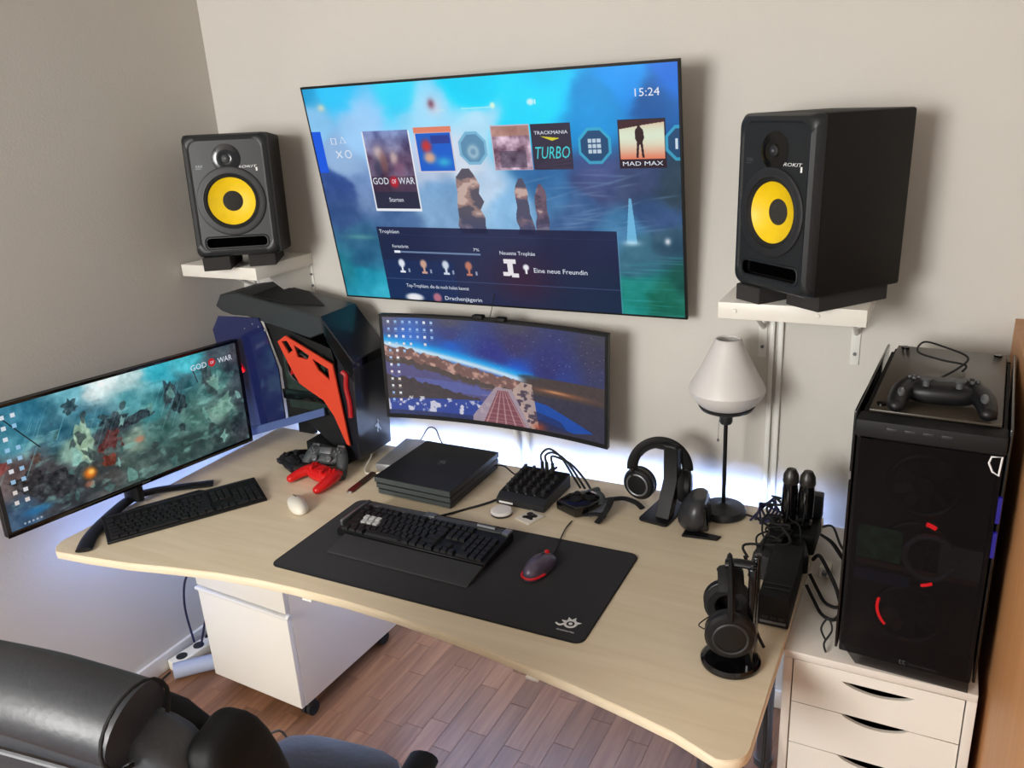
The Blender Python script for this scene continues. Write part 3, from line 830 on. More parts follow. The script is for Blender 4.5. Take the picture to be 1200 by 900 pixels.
for _ in range(170):
    x_, y_ = rng.uniform(.3, 1), rng.uniform(.55, .98); c_ = rng.choice([120, 150, 190])
    p.mix((np.abs(p.u - x_) < .0013) & (np.abs(p.v - y_) < .003), (c_, c_, c_ + 30), .6)
def icon(x_, y_, s=1.0):
    c_ = [(235, 238, 245), (215, 225, 240), (170, 200, 240), (240, 225, 215), (150, 190, 235)][rng.randint(5)]
    p.mix(((np.abs(p.u - x_) < .0055 * s) & (np.abs(p.v - y_) < .012 * s)).astype(float), c_, .95)
    p.mix(((np.abs(p.u - x_) < .008 * s) & (np.abs(p.v - y_ + .024) < .003)).astype(float), (190, 195, 215), .4)
for r_ in range(12):
    for c_ in range(7):
        if (r_ < 3) or (r_ == 3 and c_ < 6 and c_ != 4) or (r_ == 4 and c_ < 3) or (r_ > 4 and c_ < 2): icon(.025 + c_ * .032, .955 - r_ * .073)
p.noise(6, 40, 77)
screen('display', UW - 0.020, UH - 0.022, p.material('lake_wallpaper', 0.95), uw, 0.0, 0.014, sag * (1 - .026) ** 2)
# screen-top mount clip with cable going up behind the tv
wc = thing('screen_clip', 'small black clip on top of the curved monitor with a thin cable', 'clip', (1.10, -0.115, 1.21))
m = MB().box(-0.055, -0.018, -0.012, 0.012, 0.0, 0.014, 0.004).box(0.022, 0.058, -0.012, 0.012, -0.003, 0.011, 0.004).box(-0.018, 0.022, -0.004, 0.008, 0.000, 0.006, 0.001)
m.build('clamp', M_black2, wc)
MB().tube([(0.0, 0.004, 0.005), (0.001, 0.02, 0.03), (0.0, 0.045, 0.07)], 0.0012, 6).build('cable', M_rubber, wc)
# ================================================================== LEFT MONITOR
LW, LH = 0.81, 0.3592
ML = pose(0.2053, -0.7183, 0.79, 1.4667, -0.023, 0.0379)
lm = thing('desk_monitor', 'flat ultrawide monitor on a stand at the left end of the desk', 'monitor', M=ML)
MB().box(-LW / 2, LW / 2, 0.001, 0.022, 0, LH, 0.004).build('casing', M_black, lm)
m = MB().box(-LW / 2, LW / 2, -0.004, 0.001, 0, 0.014, 0.001).box(-LW / 2, LW / 2, -0.004, 0.001, LH - 0.010, LH, 0.001)
m.box(-LW / 2, -LW / 2 + 0.011, -0.004, 0.001, 0.014, LH - 0.010).box(LW / 2 - 0.011, LW / 2, -0.004, 0.001, 0.014, LH - 0.010)
m.build('bezel', M_gloss, lm)
p = Paint(1040, 440)
p.rbf([(0, 1, (40, 95, 120)), (.12, .9, (50, 120, 145)), (.3, .95, (120, 190, 205)), (.42, 1, (225, 240, 240)), (.5, .92, (200, 230, 230)), (.62, .97, (60, 185, 205)), (.75, .93, (70, 190, 205)), (.88, .98, (80, 95, 105)), (1, .95, (70, 72, 82)),
       (.05, .7, (70, 140, 160)), (.2, .7, (50, 105, 125)), (.35, .75, (60, 120, 140)), (.5, .72, (90, 165, 175)), (.6, .6, (60, 130, 135)), (.7, .75, (45, 95, 105)), (.85, .7, (75, 125, 125)), (.97, .7, (55, 68, 78)),
       (.05, .45, (95, 80, 80)), (.15, .4, (62, 62, 66)), (.28, .5, (130, 165, 150)), (.4, .5, (55, 60, 66)), (.5, .4, (120, 145, 130)), (.63, .45, (70, 110, 105)), (.78, .45, (75, 115, 108)), (.88, .45, (130, 170, 155)), (.98, .4, (52, 62, 68)),
       (.05, .1, (60, 90, 120)), (.2, .15, (48, 52, 60)), (.35, .2, (70, 70, 70)), (.5, .15, (75, 95, 90)), (.7, .15, (62, 88, 84)), (.9, .12, (58, 74, 74)), (1, .05, (48, 54, 60))], 4.0, 0.16, 55)
p.noise(34, 9, 61, ax=2.2); p.noise(22, 28, 62, ax=2.2)
sh1 = np.clip((fbm(p.H, p.W, 12, 6, 63, 1.3) - .52) * 4, 0, 1) * (p.v < .85) * (p.u > .2)
p.mix(sh1, (36, 50, 56), .55)
hl = np.clip((fbm(p.H, p.W, 16, 6, 64, 1.2) - .57) * 5, 0, 1) * (p.v < .7)
p.mix(hl, (150, 210, 200), .5)
for (a, b, c_, d_, col, r_) in ((.30, .52, .035, .20, (165, 195, 165), -.15), (.40, .42, .05, .13, (98, 44, 42), 0), (.38, .30, .03, .08, (120, 50, 36), 0), (.42, .62, .06, .06, (40, 52, 60), .3), (.52, .58, .08, .05, (38, 44, 52), .2),
                             (.66, .72, .03, .12, (40, 52, 58), 0), (.70, .60, .035, .1, (34, 46, 52), .2), (.84, .75, .03, .12, (52, 66, 70), 0), (.87, .68, .028, .08, (130, 175, 160), .2), (.9, .42, .06, .10, (120, 165, 150), .5), (.10, .34, .07, .12, (44, 44, 48), .1), (.19, .25, .10, .10, (46, 48, 54), 0),
                             (.02, .52, .025, .05, (140, 60, 55), 0), (.13, .52, .02, .05, (95, 70, 62), 0), (.28, .86, .03, .07, (40, 60, 68), 0)):
    p.jag(a, b, c_ * .9, d_ * .9, col, .8, r_, n=19, rough=.4, tex=45)
for _ in range(46):
    a_, b_ = rng.uniform(.2, 1), rng.uniform(.05, .75)
    p.jag(a_, b_, rng.uniform(.006, .022), rng.uniform(.02, .07), [(40, 52, 58), (150, 205, 195), (70, 110, 108), (52, 64, 66), (110, 165, 155)][rng.randint(5)], .7, rng.uniform(-.6, .6), n=9, rough=.5, tex=30)
for _ in range(30):
    x0_, y0_ = rng.uniform(0, .75), rng.uniform(.6, 1.0)
    p.polyg([(x0_, y0_), (x0_ + .003, y0_), (x0_ - .05, y0_ - .22), (x0_ - .055, y0_ - .22)], (140, 215, 225), .22)
p.blob(.30, .24, .024, .05, (235, 120, 30), 1, 1.5); p.blob(.305, .25, .012, .025, (255, 200, 90), 1, 1.5); p.blob(.29, .15, .018, .03, (190, 120, 95), .7, 1.5); p.blob(.51, .38, .02, .03, (205, 120, 90), .7, 1.5)
p.blob(.10, .10, .05, .035, (30, 110, 165), .8, 1.5)
p.polyg([(.055, .90), (.06, .90), (.155, .60), (.15, .60)], (25, 30, 34), .9)
p.polyg([(.78, .86), (.785, .86), (.80, .72), (.795, .72)], (35, 45, 50), .9)
for r_ in range(9):
    for c_ in range(2):
        if r_ < 2 and c_ > 0: pass
        x_, y_ = .055 + c_ * .035 - .002 * r_, .92 - r_ * .088
        if r_ == 2 and c_: continue
        p.mix(((np.abs(p.u - x_) < .0075) & (np.abs(p.v - y_) < .017)).astype(float), [(235, 238, 245), (160, 205, 240), (235, 225, 220)][rng.randint(3)], .9)
for k in range(5): p.rect(.045 + k * .014, .052 + k * .014, .02, .036, (190, 200, 210), .8)
screen('display', LW - 0.022, LH - 0.024, p.material('battle_wallpaper', 0.9), lm, 0.0, 0.014)
dw, dh = LW - .022, LH - .024
def LT(s, u, v, h, wd, c_):
    MB().text(s, (u - .5) * dw, .014 + v * dh, h * dh, width=wd * dw, M=Matrix.Translation((0, -0.0008, 0))).build('lettering', c_, lm, smooth=False)
LT('GOD', .775, .845, .055, .075, M_txt); LT('WAR', .905, .845, .055, .070, M_txt); LT('OF', .868, .858, .03, .018, M_txt)
o_ = MB().lathe([(0, .0003), (.0135, .0003)], 24, axis='y', c=((.876 - .5) * dw, -.0003, .014 + .873 * dh)).build('red_emblem', M_txtred, lm)
MB().box(-0.014, 0.014, -0.0046, -0.004, 0.005, 0.009).build('badge', M_grey, lm, smooth=False)
# stand of the left monitor (part of it, built in world space)
m = MB().tube([(0.150, -0.725, 0.765), (0.160, -0.728, 0.80), (0.168, -0.728, 0.90)], 0.030, 12, ell=(1, .45))
m.box(0.150, 0.190, -0.775, -0.675, 0.87, 0.97, 0.004)
m.build('neck', M_black, lm, world=True)
MB().tube([(0.270, -0.995, DZ + .0072), (0.215, -0.93, DZ + .0085), (0.172, -0.84, DZ + .012), (0.152, -0.74, DZ + .022), (0.170, -0.67, DZ + .018), (0.220, -0.61, DZ + .012), (0.290, -0.545, DZ + .0078)], 0.023, 12, ell=(1, .28)).build('stand_foot', M_black, lm, world=True)
MB().tube([(0.152, -0.73, DZ + .016), (0.152, -0.728, 0.798)], 0.034, 12, smooth=False, ell=(1.15, .55)).build('stand_column', M_black, lm, world=True)

# ================================================================== LEFT COMPUTER (open arch case)
pc = thing('gaming_computer', 'black arched computer case with a red side plate standing by the left corner', 'computer', (0.40, -0.18, DZ))
Y0, Y1 = -0.272, -0.092
arch_top = [(0.135, 1.232), (0.165, 1.272), (0.24, 1.282), (0.584, 1.225), (0.590, 1.172), (0.53, 1.150), (0.27, 1.205), (0.205, 1.205), (0.16, 1.215)]
MB().poly(arch_top, Y0, Y1, 'y', 0.004, 1).build('top_shell', mat('pc_shell', (46, 50, 52), 0.4), pc, world=True)
fr_ = [(0.585, 1.224), (0.675, 1.110), (0.690, 1.09), (0.668, 0.745), (0.600, 0.745), (0.612, 0.90), (0.628, 1.085), (0.590, 1.165)]
MB().poly(fr_, Y0, Y1, 'y', 0.003, 1).build('front_shell', mat('pc_front', (22, 25, 33), 0.3, coat=0.3), pc, world=True)
MB().poly([(0.640, 1.150), (0.674, 1.106), (0.690, 1.085), (0.685, 1.02), (0.60, 1.145), (0.598, 1.195)], Y0 - .002, Y1 + .002, 'y').build('front_chamfer', M_gloss, pc, world=True)
MB().box(0.42, 0.61, Y0 + 0.03, Y1 - 0.005, DZ + 0.012, DZ + 0.05, 0.004).build('base_tray', M_black2, pc, world=True)
MB().poly([(0.36, 1.19), (0.56, 1.15), (0.61, 1.09), (0.605, 0.76), (0.30, 0.76), (0.36, 0.98)], Y1 - 0.030, Y1 - 0.005, 'y').build('rear_board_tray', M_black2, pc, world=True)
MB().poly([(0.330, 1.195), (0.60, 1.118), (0.622, 1.0), (0.618, 0.775), (0.56, 0.775), (0.45, 0.86), (0.375, 0.855), (0.380, 1.03)], Y0 + 0.012, Y0 + 0.017, 'y').build('inner_panel', M_black2, pc, world=True)
bd = MB().box(0.40, 0.57, Y0 + 0.006, Y0 + 0.0115, 0.90, 1.10).build('circuit_board_or_reflection', M_board, pc, world=True)
MB().box(0.38, 0.58, Y0 - 0.002, Y0 + 0.0055, 0.93, 0.965, 0.003).build('graphics_card', M_gloss, pc, world=True)
MB().box(0.47, 0.605, Y0 + 0.085, Y1 - 0.037, 0.775, 0.86, 0.003).build('power_supply', M_black2, pc, world=True)
# front/left small legs
for lx in (0.46, 0.59):
    MB().box(lx - .02, lx + .02, Y0 + 0.01, Y1, DZ, DZ + 0.014, 0.003).build('foot', M_rubber, pc, world=True)
MB().poly([(0.27, 0.73), (0.34, 0.73), (0.345, 1.0), (0.40, 1.17), (0.34, 1.19), (0.285, 1.0)], Y1 - 0.02, Y1, 'y').build('rear_strut', M_black2, pc, world=True)
# glass side door standing open to the left, blue reflection put into its colour
MB().poly([(0.113, 1.150), (0.150, 1.200), (0.330, 1.205), (0.352, 1.155), (0.383, 1.035), (0.378, 0.852), (0.190, 0.79), (0.150, 0.80)], Y0 - 0.008, Y0 - 0.003, 'y').build('glass_door', M_bluerefl, pc, world=True)
MB().poly([(0.185, 0.765), (0.56, 0.896), (0.56, 0.922), (0.185, 0.795)], Y0 - 0.014, Y0 - 0.0085, 'y').build('light_band', mat('light_band_blue', (88, 108, 160), 0.35, metal=0.3), pc, world=True)  # added bar, coloured like the bluish band of light seen there
XZ = Matrix(((1, 0, 0, 0), (0, 0, -1, Y0 - 0.012), (0, 1, 0, 0), (0, 0, 0, 1)))
red = [(0.406, 1.134), (0.442, 1.156), (0.621, 1.076), (0.634, 0.95), (0.650, 0.802), (0.637, 0.806), (0.600, 0.90), (0.565, 0.950), (0.515, 0.975), (0.473, 0.998), (0.44, 1.06)]
holes = [[(0.424, 1.136), (0.446, 1.140), (0.466, 1.110), (0.446, 1.096)], [(0.474, 1.128), (0.532, 1.098), (0.522, 1.083), (0.482, 1.088)], [(0.543, 1.088), (0.603, 1.060), (0.602, 1.022), (0.560, 1.052)]]
MB().curve(red, holes, 0.006, M=XZ).build('side_plate', M_orange, pc, world=True, smooth=False)
# top mesh diamond inset
MB().poly([(0.30, -0.262), (0.44, -0.245), (0.53, -0.18), (0.40, -0.10), (0.29, -0.13)], 0, 0.0015, 'z', M=Matrix.Translation((0, 0, 1.2835)) @ Matrix(((1, 0, 0, 0), (0, 1, 0, 0), (-0.166, 0, 1, 0.040), (0, 0, 0, 1)))).build('top_mesh', M_grille, pc, world=True)
# rear fans with red light, seen through the glass and in the arch
for (cx, cz, r) in ((0.470, 1.045, 0.052),):
    f_ = MB().tube([(cx + r * math.cos(a), Y0 + .001, cz + r * math.sin(a)) for a in [i * PI / 8 for i in range(16)]], 0.005, 8, closed=True, smooth=False).build('fan', M_black, pc, world=True)
    mm = MB()
    for k in range(7):
        a = k * 2 * PI / 7
        mm.box(0.006, r * .93, -0.001, 0.001, -0.008, 0.008, M=Matrix.Translation((cx, Y0 + .001, cz)) @ Matrix.Rotation(a, 4, 'Y') @ Matrix.Rotation(.5, 4, 'X'))
    b_ = mm.build('fan_blades', M_redled2, f_); b_.matrix_parent_inverse = Matrix.Identity(4)
    b_.data.transform(MW[pc.name].inverted())
MB().tube([(0.648, Y0 - .006, 1.052), (0.661, Y0 - .006, 1.04), (0.656, Y0 - .006, 1.0), (0.662, Y0 - .006, 0.95), (0.660, Y0 - .006, 0.90)], 0.007, 8).build('red_tube', M_redled2, pc, world=True)
MB().tube([(0.165, Y0 - .012, 1.075), (0.195, Y0 - .012, 1.050), (0.225, Y0 - .012, 1.010)], 0.006, 8).build('red_light', M_redled, pc, world=True)
MB().tube([(0.47, Y0 + .01, 0.99), (0.50, Y0 + .03, 0.90), (0.54, Y0 + .02, 0.83), (0.58, Y0 + .03, 0.80)], 0.005, 8).tube([(0.44, Y0 + .02, 0.97), (0.47, Y0 + .03, 0.87), (0.52, Y0 + .02, 0.80)], 0.004, 8).build('loose_wires', M_rubber, pc, world=True)
m = MB()
for (a, b) in ((.30, 1.183), (.325, 1.175), (.35, 1.165), (.262, 1.165)): m.ball((a, Y0 - .005, b), .005, .004, .005, 8)
m.build('thumb_screw', M_silver, pc, world=True)
# emblem on the front face (x facing)
m = MB()
for (a, b, c_) in ((0, 0, .011), (.008, .016, .006), (-.008, -.014, .006), (.006, -.018, .005), (-.010, .008, .005)):
    m.box(0, 0.0006, a - c_ / 2, a + c_ / 2, b - c_, b + c_, M=Matrix.Translation((0.6755, -0.165, 0.830)) @ Matrix.Rotation(.35, 4, 'X') @ Matrix.Rotation(.065, 4, 'Y'))
m.build('emblem', M_silver, pc, world=True)

# ================================================================== RIGHT COMPUTER (glass tower)
TW, TH, TD = 0.2485, 0.5424, 0.493
MP = pose(2.1741, -0.6528, 0.7005, -0.0531)
tp = thing('tower_computer', 'tall black tower computer with dark glass front on the white drawer unit', 'computer', M=MP)
m = MB().box(0.004, 0.010, 0.02, TD, 0.02, TH - .02).box(TW - 0.010, TW - 0.004, 0.02, TD, 0.02, TH - .02).box(0.004, TW - 0.004, TD - .01, TD, 0.02, TH - .02)
m.box(0.004, TW - 0.004, 0.02, TD, 0.012, 0.03, 0.003)
m.build('frame', M_black2, tp)
MB().poly([(0.006, 0.500), (0.006, 0.05), (0.040, 0.004), (TW - 0.006, 0.004), (TW - 0.006, 0.500)], 0, 0.005, 'y', 0.001, 1).build('front_glass', M_smoke, tp)
MB().box(0.002, TW - 0.002, 0.0, 0.05, 0.502, TH - 0.006, 0.004).build('top_front_bar', M_black2, tp)
MB().box(0.012, TW - 0.012, 0.055, TD - .01, TH - 0.022, TH - 0.008, 0.002).build('roof', M_black2, tp)
MB().box(0.018, TW - 0.014, 0.045, TD - 0.01, TH - 0.0045, TH, 0.001).build('top_glass', M_smoketop, tp)
for a, b in ((0.035, 0.075), (TW - 0.03, 0.075), (0.035, TD - .03), (TW - 0.03, TD - .03)):
    MB().cyl((a, b, TH - .002), 0.0085, 0.012, 'z', 16).build('standoff', M_gloss, tp)
MB().box(-0.004, 0.0015, 0.015, TD - 0.02, 0.02, TH + 0.004, 0.002).build('side_glass', M_gloss, tp)
MB().box(TW - 0.0015, TW + 0.004, 0.015, TD - 0.02, 0.02, TH + 0.004, 0.002).build('side_glass', M_gloss, tp)
for z in (0.30, 0.37): MB().box(TW - 0.004, TW + 0.0025, 0.006, 0.014, z, z + .05).build('blue_light', M_blueled, tp)
MB().box(-0.003, 0.0005, 0.004, 0.010, 0.41, 0.425).build('latch', M_silver, tp)
for k in range(4):
    MB().box(0.055 + k * .030, 0.073 + k * .030, -0.0006, 0.002, 0.520, 0.526, 0.001).build('port', M_dark, tp)
em = [(0.225, 0.5), (0.241, 0.502), (0.239, 0.466), (0.229, 0.472), (0.222, 0.488)]
MB().tube([(a, -0.002, b) for a, b in em], 0.0018, 6, closed=True, smooth=False).build('white_emblem', M_whiteglow, tp)
MB().text('tt', 0.118, 0.032, 0.014, M=Matrix.Translation((0, -0.0008, 0))).build('badge', M_grey, tp, smooth=False)
MB().text('thermaltake', 0.136, 0.034, 0.0055, width=0.05, M=Matrix.Translation((0, -0.0008, 0))).build('lettering', M_dark, tp, smooth=False)
# inside, behind the front glass
MB().box(0.012, TW - .012, 0.075, 0.08, 0.03, 0.49).build('fan_panel', M_rubber, tp)
for i, cz in enumerate((0.125, 0.265, 0.405)):
    cx = 0.125; r = 0.060
    f_ = MB().tube([(cx + r * math.cos(a), 0.04, cz + r * math.sin(a)) for a in [k * PI / 12 for k in range(24)]], 0.006, 8, closed=True, smooth=False)
    f_.lathe([(0, .012), (.018, .012), (.02, .004), (.02, 0)], 20, axis='y', c=(cx, 0.045, cz))
    f_ = f_.build('fan', M_black, tp)
    mm = MB()
    for k in range(9):
        a = k * 2 * PI / 9
        mm.box(0.018, r * .93, -0.001, 0.001, -0.010, 0.010, M=Matrix.Translation((cx, 0.046, cz)) @ Matrix.Rotation(a, 4, 'Y') @ Matrix.Rotation(.6, 4, 'X'))
    mm.build('fan_blades', M_dark, f_)
def arc(cx, cz, r, a0, a1, y=0.03):
    return [(cx + r * math.cos(math.radians(a0 + (a1 - a0) * i / 6)), y, cz + r * math.sin(math.radians(a0 + (a1 - a0) * i / 6))) for i in range(7)]
for (cz, a0, a1, rr_) in ((.135, 165, 225, .0028), (.255, 285, 305, .003), (.275, 60, 78, .004)):
    MB().tube(arc(.125, cz, .058, a0, a1), rr_, 6).build('red_light', M_redled, tp)
MB().tube(arc(.150, .265, .045, 0, 345, .025), .006, 8).build('reflection_ring', mat('violet_grey', (104, 92, 112), .5), tp)  # ring, board, strips and patch are added to imitate reflections on the glass
MB().box(.02, .10, .022, .026, .24, .31).build('circuit_board_or_reflection', mat('green_reflection', (60, 110, 80), .5, var=.7, vscale=50), tp)  # added green piece imitating a reflection, no working board
MB().box(.02, .23, .022, .025, .225, .236).build('reflection_strip', mat('brown_reflection', (96, 62, 50), .6), tp)
MB().box(.02, .12, .022, .025, .19, .215).build('reflection_strip', mat('blue_reflection', (54, 60, 110), .6), tp)
MB().box(.165, .235, .022, .026, .235, .30).build('reflection_patch', mat('grey_reflection', (90, 98, 100), .6), tp)

# ================================================================== GAMEPADS
def gamepad(M, label, m_body, m_dark, s=1.0, cablepts=None):
    t = thing('gamepad', label, 'game controller', M=M, group=None)
    bm_ = MB()
    # local: x right, y away (top edge), z up. body and handles as one lofted shape
    bm_.ball((0, 0.012 * s, 0.022 * s), 0.062 * s, 0.032 * s, 0.020 * s, 24, e=2.8)
    for sx in (-1, 1):
        bm_.tube([(sx * .048 * s, .024 * s, .024 * s), (sx * .060 * s, 0.0, .024 * s), (sx * .068 * s, -.030 * s, .020 * s), (sx * .070 * s, -.058 * s, .015 * s)], 0.023 * s, 14, ell=(1, .85), r1=0.0145 * s)
        bm_.ball((sx * .070 * s, -.058 * s, .015 * s), .0145 * s, .0145 * s, .0125 * s, 14)
        bm_.ball((sx * .046 * s, .022 * s, .025 * s), .026 * s, .024 * s, .019 * s, 16)
    bm_.build('shell', m_body, t)
    for sx in (-1, 1):
        st = MB().cyl((sx * .026 * s, -.008 * s, .044 * s), .006 * s, .012 * s, seg=14).lathe([(0, .004 * s), (.008 * s, .005 * s), (.0105 * s, .003 * s), (.009 * s, 0)], 18, c=(sx * .026 * s, -.008 * s, .049 * s))
        st.build('thumbstick', m_dark, t)
        MB().box(sx * .046 * s - .014 * s, sx * .046 * s + .014 * s, .036 * s, .050 * s, .018 * s, .034 * s, .004 * s).build('trigger', m_dark, t)
    MB().box(-.022 * s, .022 * s, .012 * s, .034 * s, .036 * s, .0435 * s, .003 * s).build('touchpad', m_dark, t)
    for i, (a, b) in enumerate(((0, .009), (.009, 0), (0, -.009), (-.009, 0))):
        MB().cyl((.046 * s + a * s, .020 * s + b * s, .0445 * s), .0038 * s, .004 * s, seg=12).build('button', m_dark, t)
    m_ = MB()
    for (a, b) in ((0, .007), (.007, 0), (0, -.007), (-.007, 0)): m_.box(-.046 * s + a * s - .003 * s, -.046 * s + a * s + .003 * s, .020 * s + b * s - .003 * s, .020 * s + b * s + .003 * s, .042 * s, .0465 * s, .001 * s)
    m_.build('direction_pad', m_dark, t)
    return t
gamepad(pose(0.605, -0.400, DZ + .001, -0.25), 'glossy red gamepad lying in front of the arched computer', M_redp, M_redp)
gamepad(pose(0.580, -0.318, DZ + .030, 0.15, .75), 'dark grey camouflage gamepad propped behind the red gamepad', M_camo, M_steel)
gamepad(pose(0.470, -0.345, DZ + .001, 2.7), 'black gamepad half hidden left of the camouflage gamepad', M_black2, M_dark)
rp = gamepad(pose(2.312, -0.560, 1.2455, 0.02), 'black wired gamepad with grey grips on top of the tower computer', M_black, M_grey, 1.05)
for sx in (-1, 1):
    MB().ball((sx * .068, -.028, .031), .008, .026, .008, 12).build('grip_strip', M_steel, rp)
MB().tube([(-.02, .045, .02), (-.015, .10, .012), (.03, .20, .012), (.05, .28, .014), (.0, .33, .02), (-.035, .36, .018), (-.045, .30, .012), (.0, .26, .010), (.045, .235, .010), (.04, .21, .004)], .0022, 7).build('cable', M_rubber, rp)

# ================================================================== MOUSE PAD AND INPUT DEVICES
MM = pose(1.2467, -0.6462, DZ, 0.0129)
mp_ = thing('mousepad', 'wide black desk mat with a white emblem in its corner', 'mouse pad', M=MM)
mw, mh = 0.874, 0.388
MB().poly(rrect(-mw / 2, mw / 2, -mh / 2, mh / 2, 0.022, 6), 0, 0.0035, 'z', 0.001, 1).build('cloth', M_mat, mp_)
MB().tube([(a, b, 0.002) for a, b in rrect(-mw / 2, mw / 2, -mh / 2, mh / 2, 0.022, 6)], 0.0022, 6, closed=True, smooth=False).build('stitched_edge', M_matedge, mp_)
FL = Matrix(((1, 0, 0, 0), (0, 0, 1, 0), (0, 1, 0, 0.0040), (0, 0, 0, 1)))     # xz -> xy
lx, ly = 0.388, -0.138
ring = [(lx + .0155 * math.cos(a), ly + .0155 * math.sin(a)) for a in [k * PI / 12 for k in range(24)]]
hole = [(lx + .0095 * math.cos(a), ly + .0095 * math.sin(a)) for a in [k * PI / 12 for k in range(24)]]
m = MB().curve(ring, [hole], 0.0004, M=Matrix.Translation((0, 0, .004)))
m.cyl((lx, ly, .004), .0045, .0004, seg=16)
for a in (25, 80, 120, 165): 
    ca, sa = math.cos(math.radians(a)), math.sin(math.radians(a))
    m.poly([(lx + .014 * ca - .005 * sa, ly + .014 * sa + .005 * ca), (lx + .014 * ca + .005 * sa, ly + .014 * sa - .005 * ca), (lx + .025 * ca, ly + .025 * sa)], .0038, .0042, 'z')
m.tube([(lx - .014, ly - .006, .004), (lx - .022, ly - .012, .004), (lx - .032, ly - .008, .004)], .0022, 6)
m.build('emblem', M_whiteglow, mp_)
t_ = MB().text('steelseries', lx - .022, 0, .0065, width=.042)
t_.bm.transform(Matrix(((1, 0, 0, 0), (0, 0, 1, ly - .030), (0, 1, 0, .0041), (0, 0, 0, 1))))
t_.build('lettering', M_whiteglow, mp_, smooth=False)

def keyboard(M, label, w_, rows, depth, base_m, z_tilt=0.02, extra=None):
    t = thing('keyboard', label, 'keyboard', M=M)
    return t
KM = pose(0.882, -0.658, DZ + 0.0045, -0.01)      # origin front-left of the key field
kb = thing('keyboard', 'large black gaming keyboard with wrist rest on the desk mat', 'keyboard', M=KM)
KW = 0.470
MB().poly([(0, 0), (0.158, 0), (0.158, .030), (0.0, .018)], 0, KW, 'x', 0.002, 1).build('base', M_black, kb)
MB().box(0.000, 0.007, 0.020, 0.150, 0.020, 0.0375, .001).build('side_bar', M_silver, kb)
MB().box(KW - 0.020, KW - .001, 0.130, 0.156, 0.0275, 0.035, .001).build('corner_plate', M_silver, kb)
MB().box(0.01, KW - 0.022, 0.132, 0.155, 0.028, 0.0315, .001).build('top_strip', M_grey, kb)
MB().box(0.20, 0.235, 0.135, 0.158, 0.031, 0.0345, .001).build('button_block', M_steel, kb)
MB().tube([(KW - .10, .144, .034), (KW - .045, .144, .034)], .0055, 14, smooth=False).build('volume_roller', M_steel, kb)
key_mesh = {}
def add_key(kbo, x_, y_, w_, d_, z_, m_, slope=0.0, hgt=.009):
    k = (round(w_, 4), round(d_, 4), m_.name, hgt)
    if k not in key_mesh:
        bm = bmesh.new(); bmesh.ops.create_cube(bm, size=1)
        for v in bm.verts:
            top = v.co.z > 0
            v.co = Vector((v.co.x * (w_ - .002) * (.82 if top else 1), v.co.y * (d_ - .002) * (.80 if top else 1), (hgt if top else 0)))
        mb = MB(); mb._add(bm)
        o = mb.build('key', m_, kbo, smooth=False); key_mesh[k] = o.data
    else:
        o = bpy.data.objects.new('key', key_mesh[k]); COL.objects.link(o); o.parent = kbo
    o.location = (x_ + w_ / 2, y_ + d_ / 2, z_); o.rotation_euler = (slope, 0, 0)
    return o
def key_rows(kbo, x0, y0, u, z0, slope, light=(), hgt=.009, top_gap=.006, only=None, m_=None):
    rows = [[1.25, 1.25, 1.25, 6.25, 1.25, 1.25, 1.25, 1.25], [2.25] + [1] * 10 + [2.75], [1.75] + [1] * 11 + [2.25], [1.5] + [1] * 12 + [1.5], [1] * 13 + [2], [1, -1, 1, 1, 1, 1, -.5, 1, 1, 1, 1, -.5, 1, 1, 1, 1]]
    for r, row in enumerate(rows):
        y = y0 + r * u + (top_gap if r == 5 else 0)
        x = x0; i = 0
        for wd in row:
            if wd < 0: x += -wd * u; continue
            lt = (r, i) in light
            add_key(kbo, x, y, wd * u, u, z0 + slope * (y - y0), M_keygrey if lt else (m_ or M_key), math.atan(slope), hgt)
            x += wd * u; i += 1
        xn = x0 + 15.25 * u
        nav = {0: (0, 1, 2), 1: (1,), 3: (0, 1, 2), 4: (0, 1, 2), 5: (0, 1, 2)}.get(r, ())
        for c in nav: add_key(kbo, xn + c * u, y, u, u, z0 + slope * (y - y0), m_ or M_key, math.atan(slope), hgt)
        xp = x0 + 18.5 * u
        if r < 5:
            for c in range(4):
                if r == 0 and c == 1: continue
                if r == 0 and c == 0: add_key(kbo, xp, y, 2 * u, u, z0, m_ or M_key, math.atan(slope), hgt); continue
                add_key(kbo, xp + c * u, y, u, u, z0 + slope * (y - y0), m_ or M_key, math.atan(slope), hgt)
key_rows(kb, 0.012, 0.004, 0.0199, 0.0185, 0.076, light={(3, 2), (2, 1), (2, 2), (2, 3), (3, 1), (3, 3)})
m = MB().text('WASD', 0, 0, .01); m.bm.free()
MB().poly([(-0.088, 0.002), (-0.084, 0.006), (-0.006, 0.017), (-0.004, 0.0)], 0.035, KW - 0.0, 'x', 0.0015, 1).build('wrist_rest', mat('wrist_rest_rubber', (42, 42, 45), 0.6, bump=.3, bscale=500), kb)
MB().tube([(0.20, 0.157, 0.015), (0.215, 0.19, 0.006), (0.25, 0.26, -0.002), (0.31, 0.33, 0.004), (0.345, 0.40, 0.012), (0.40, 0.47, 0.030), (0.43, 0.52, 0.05)], 0.0035, 8).build('cable', M_rubber, kb)
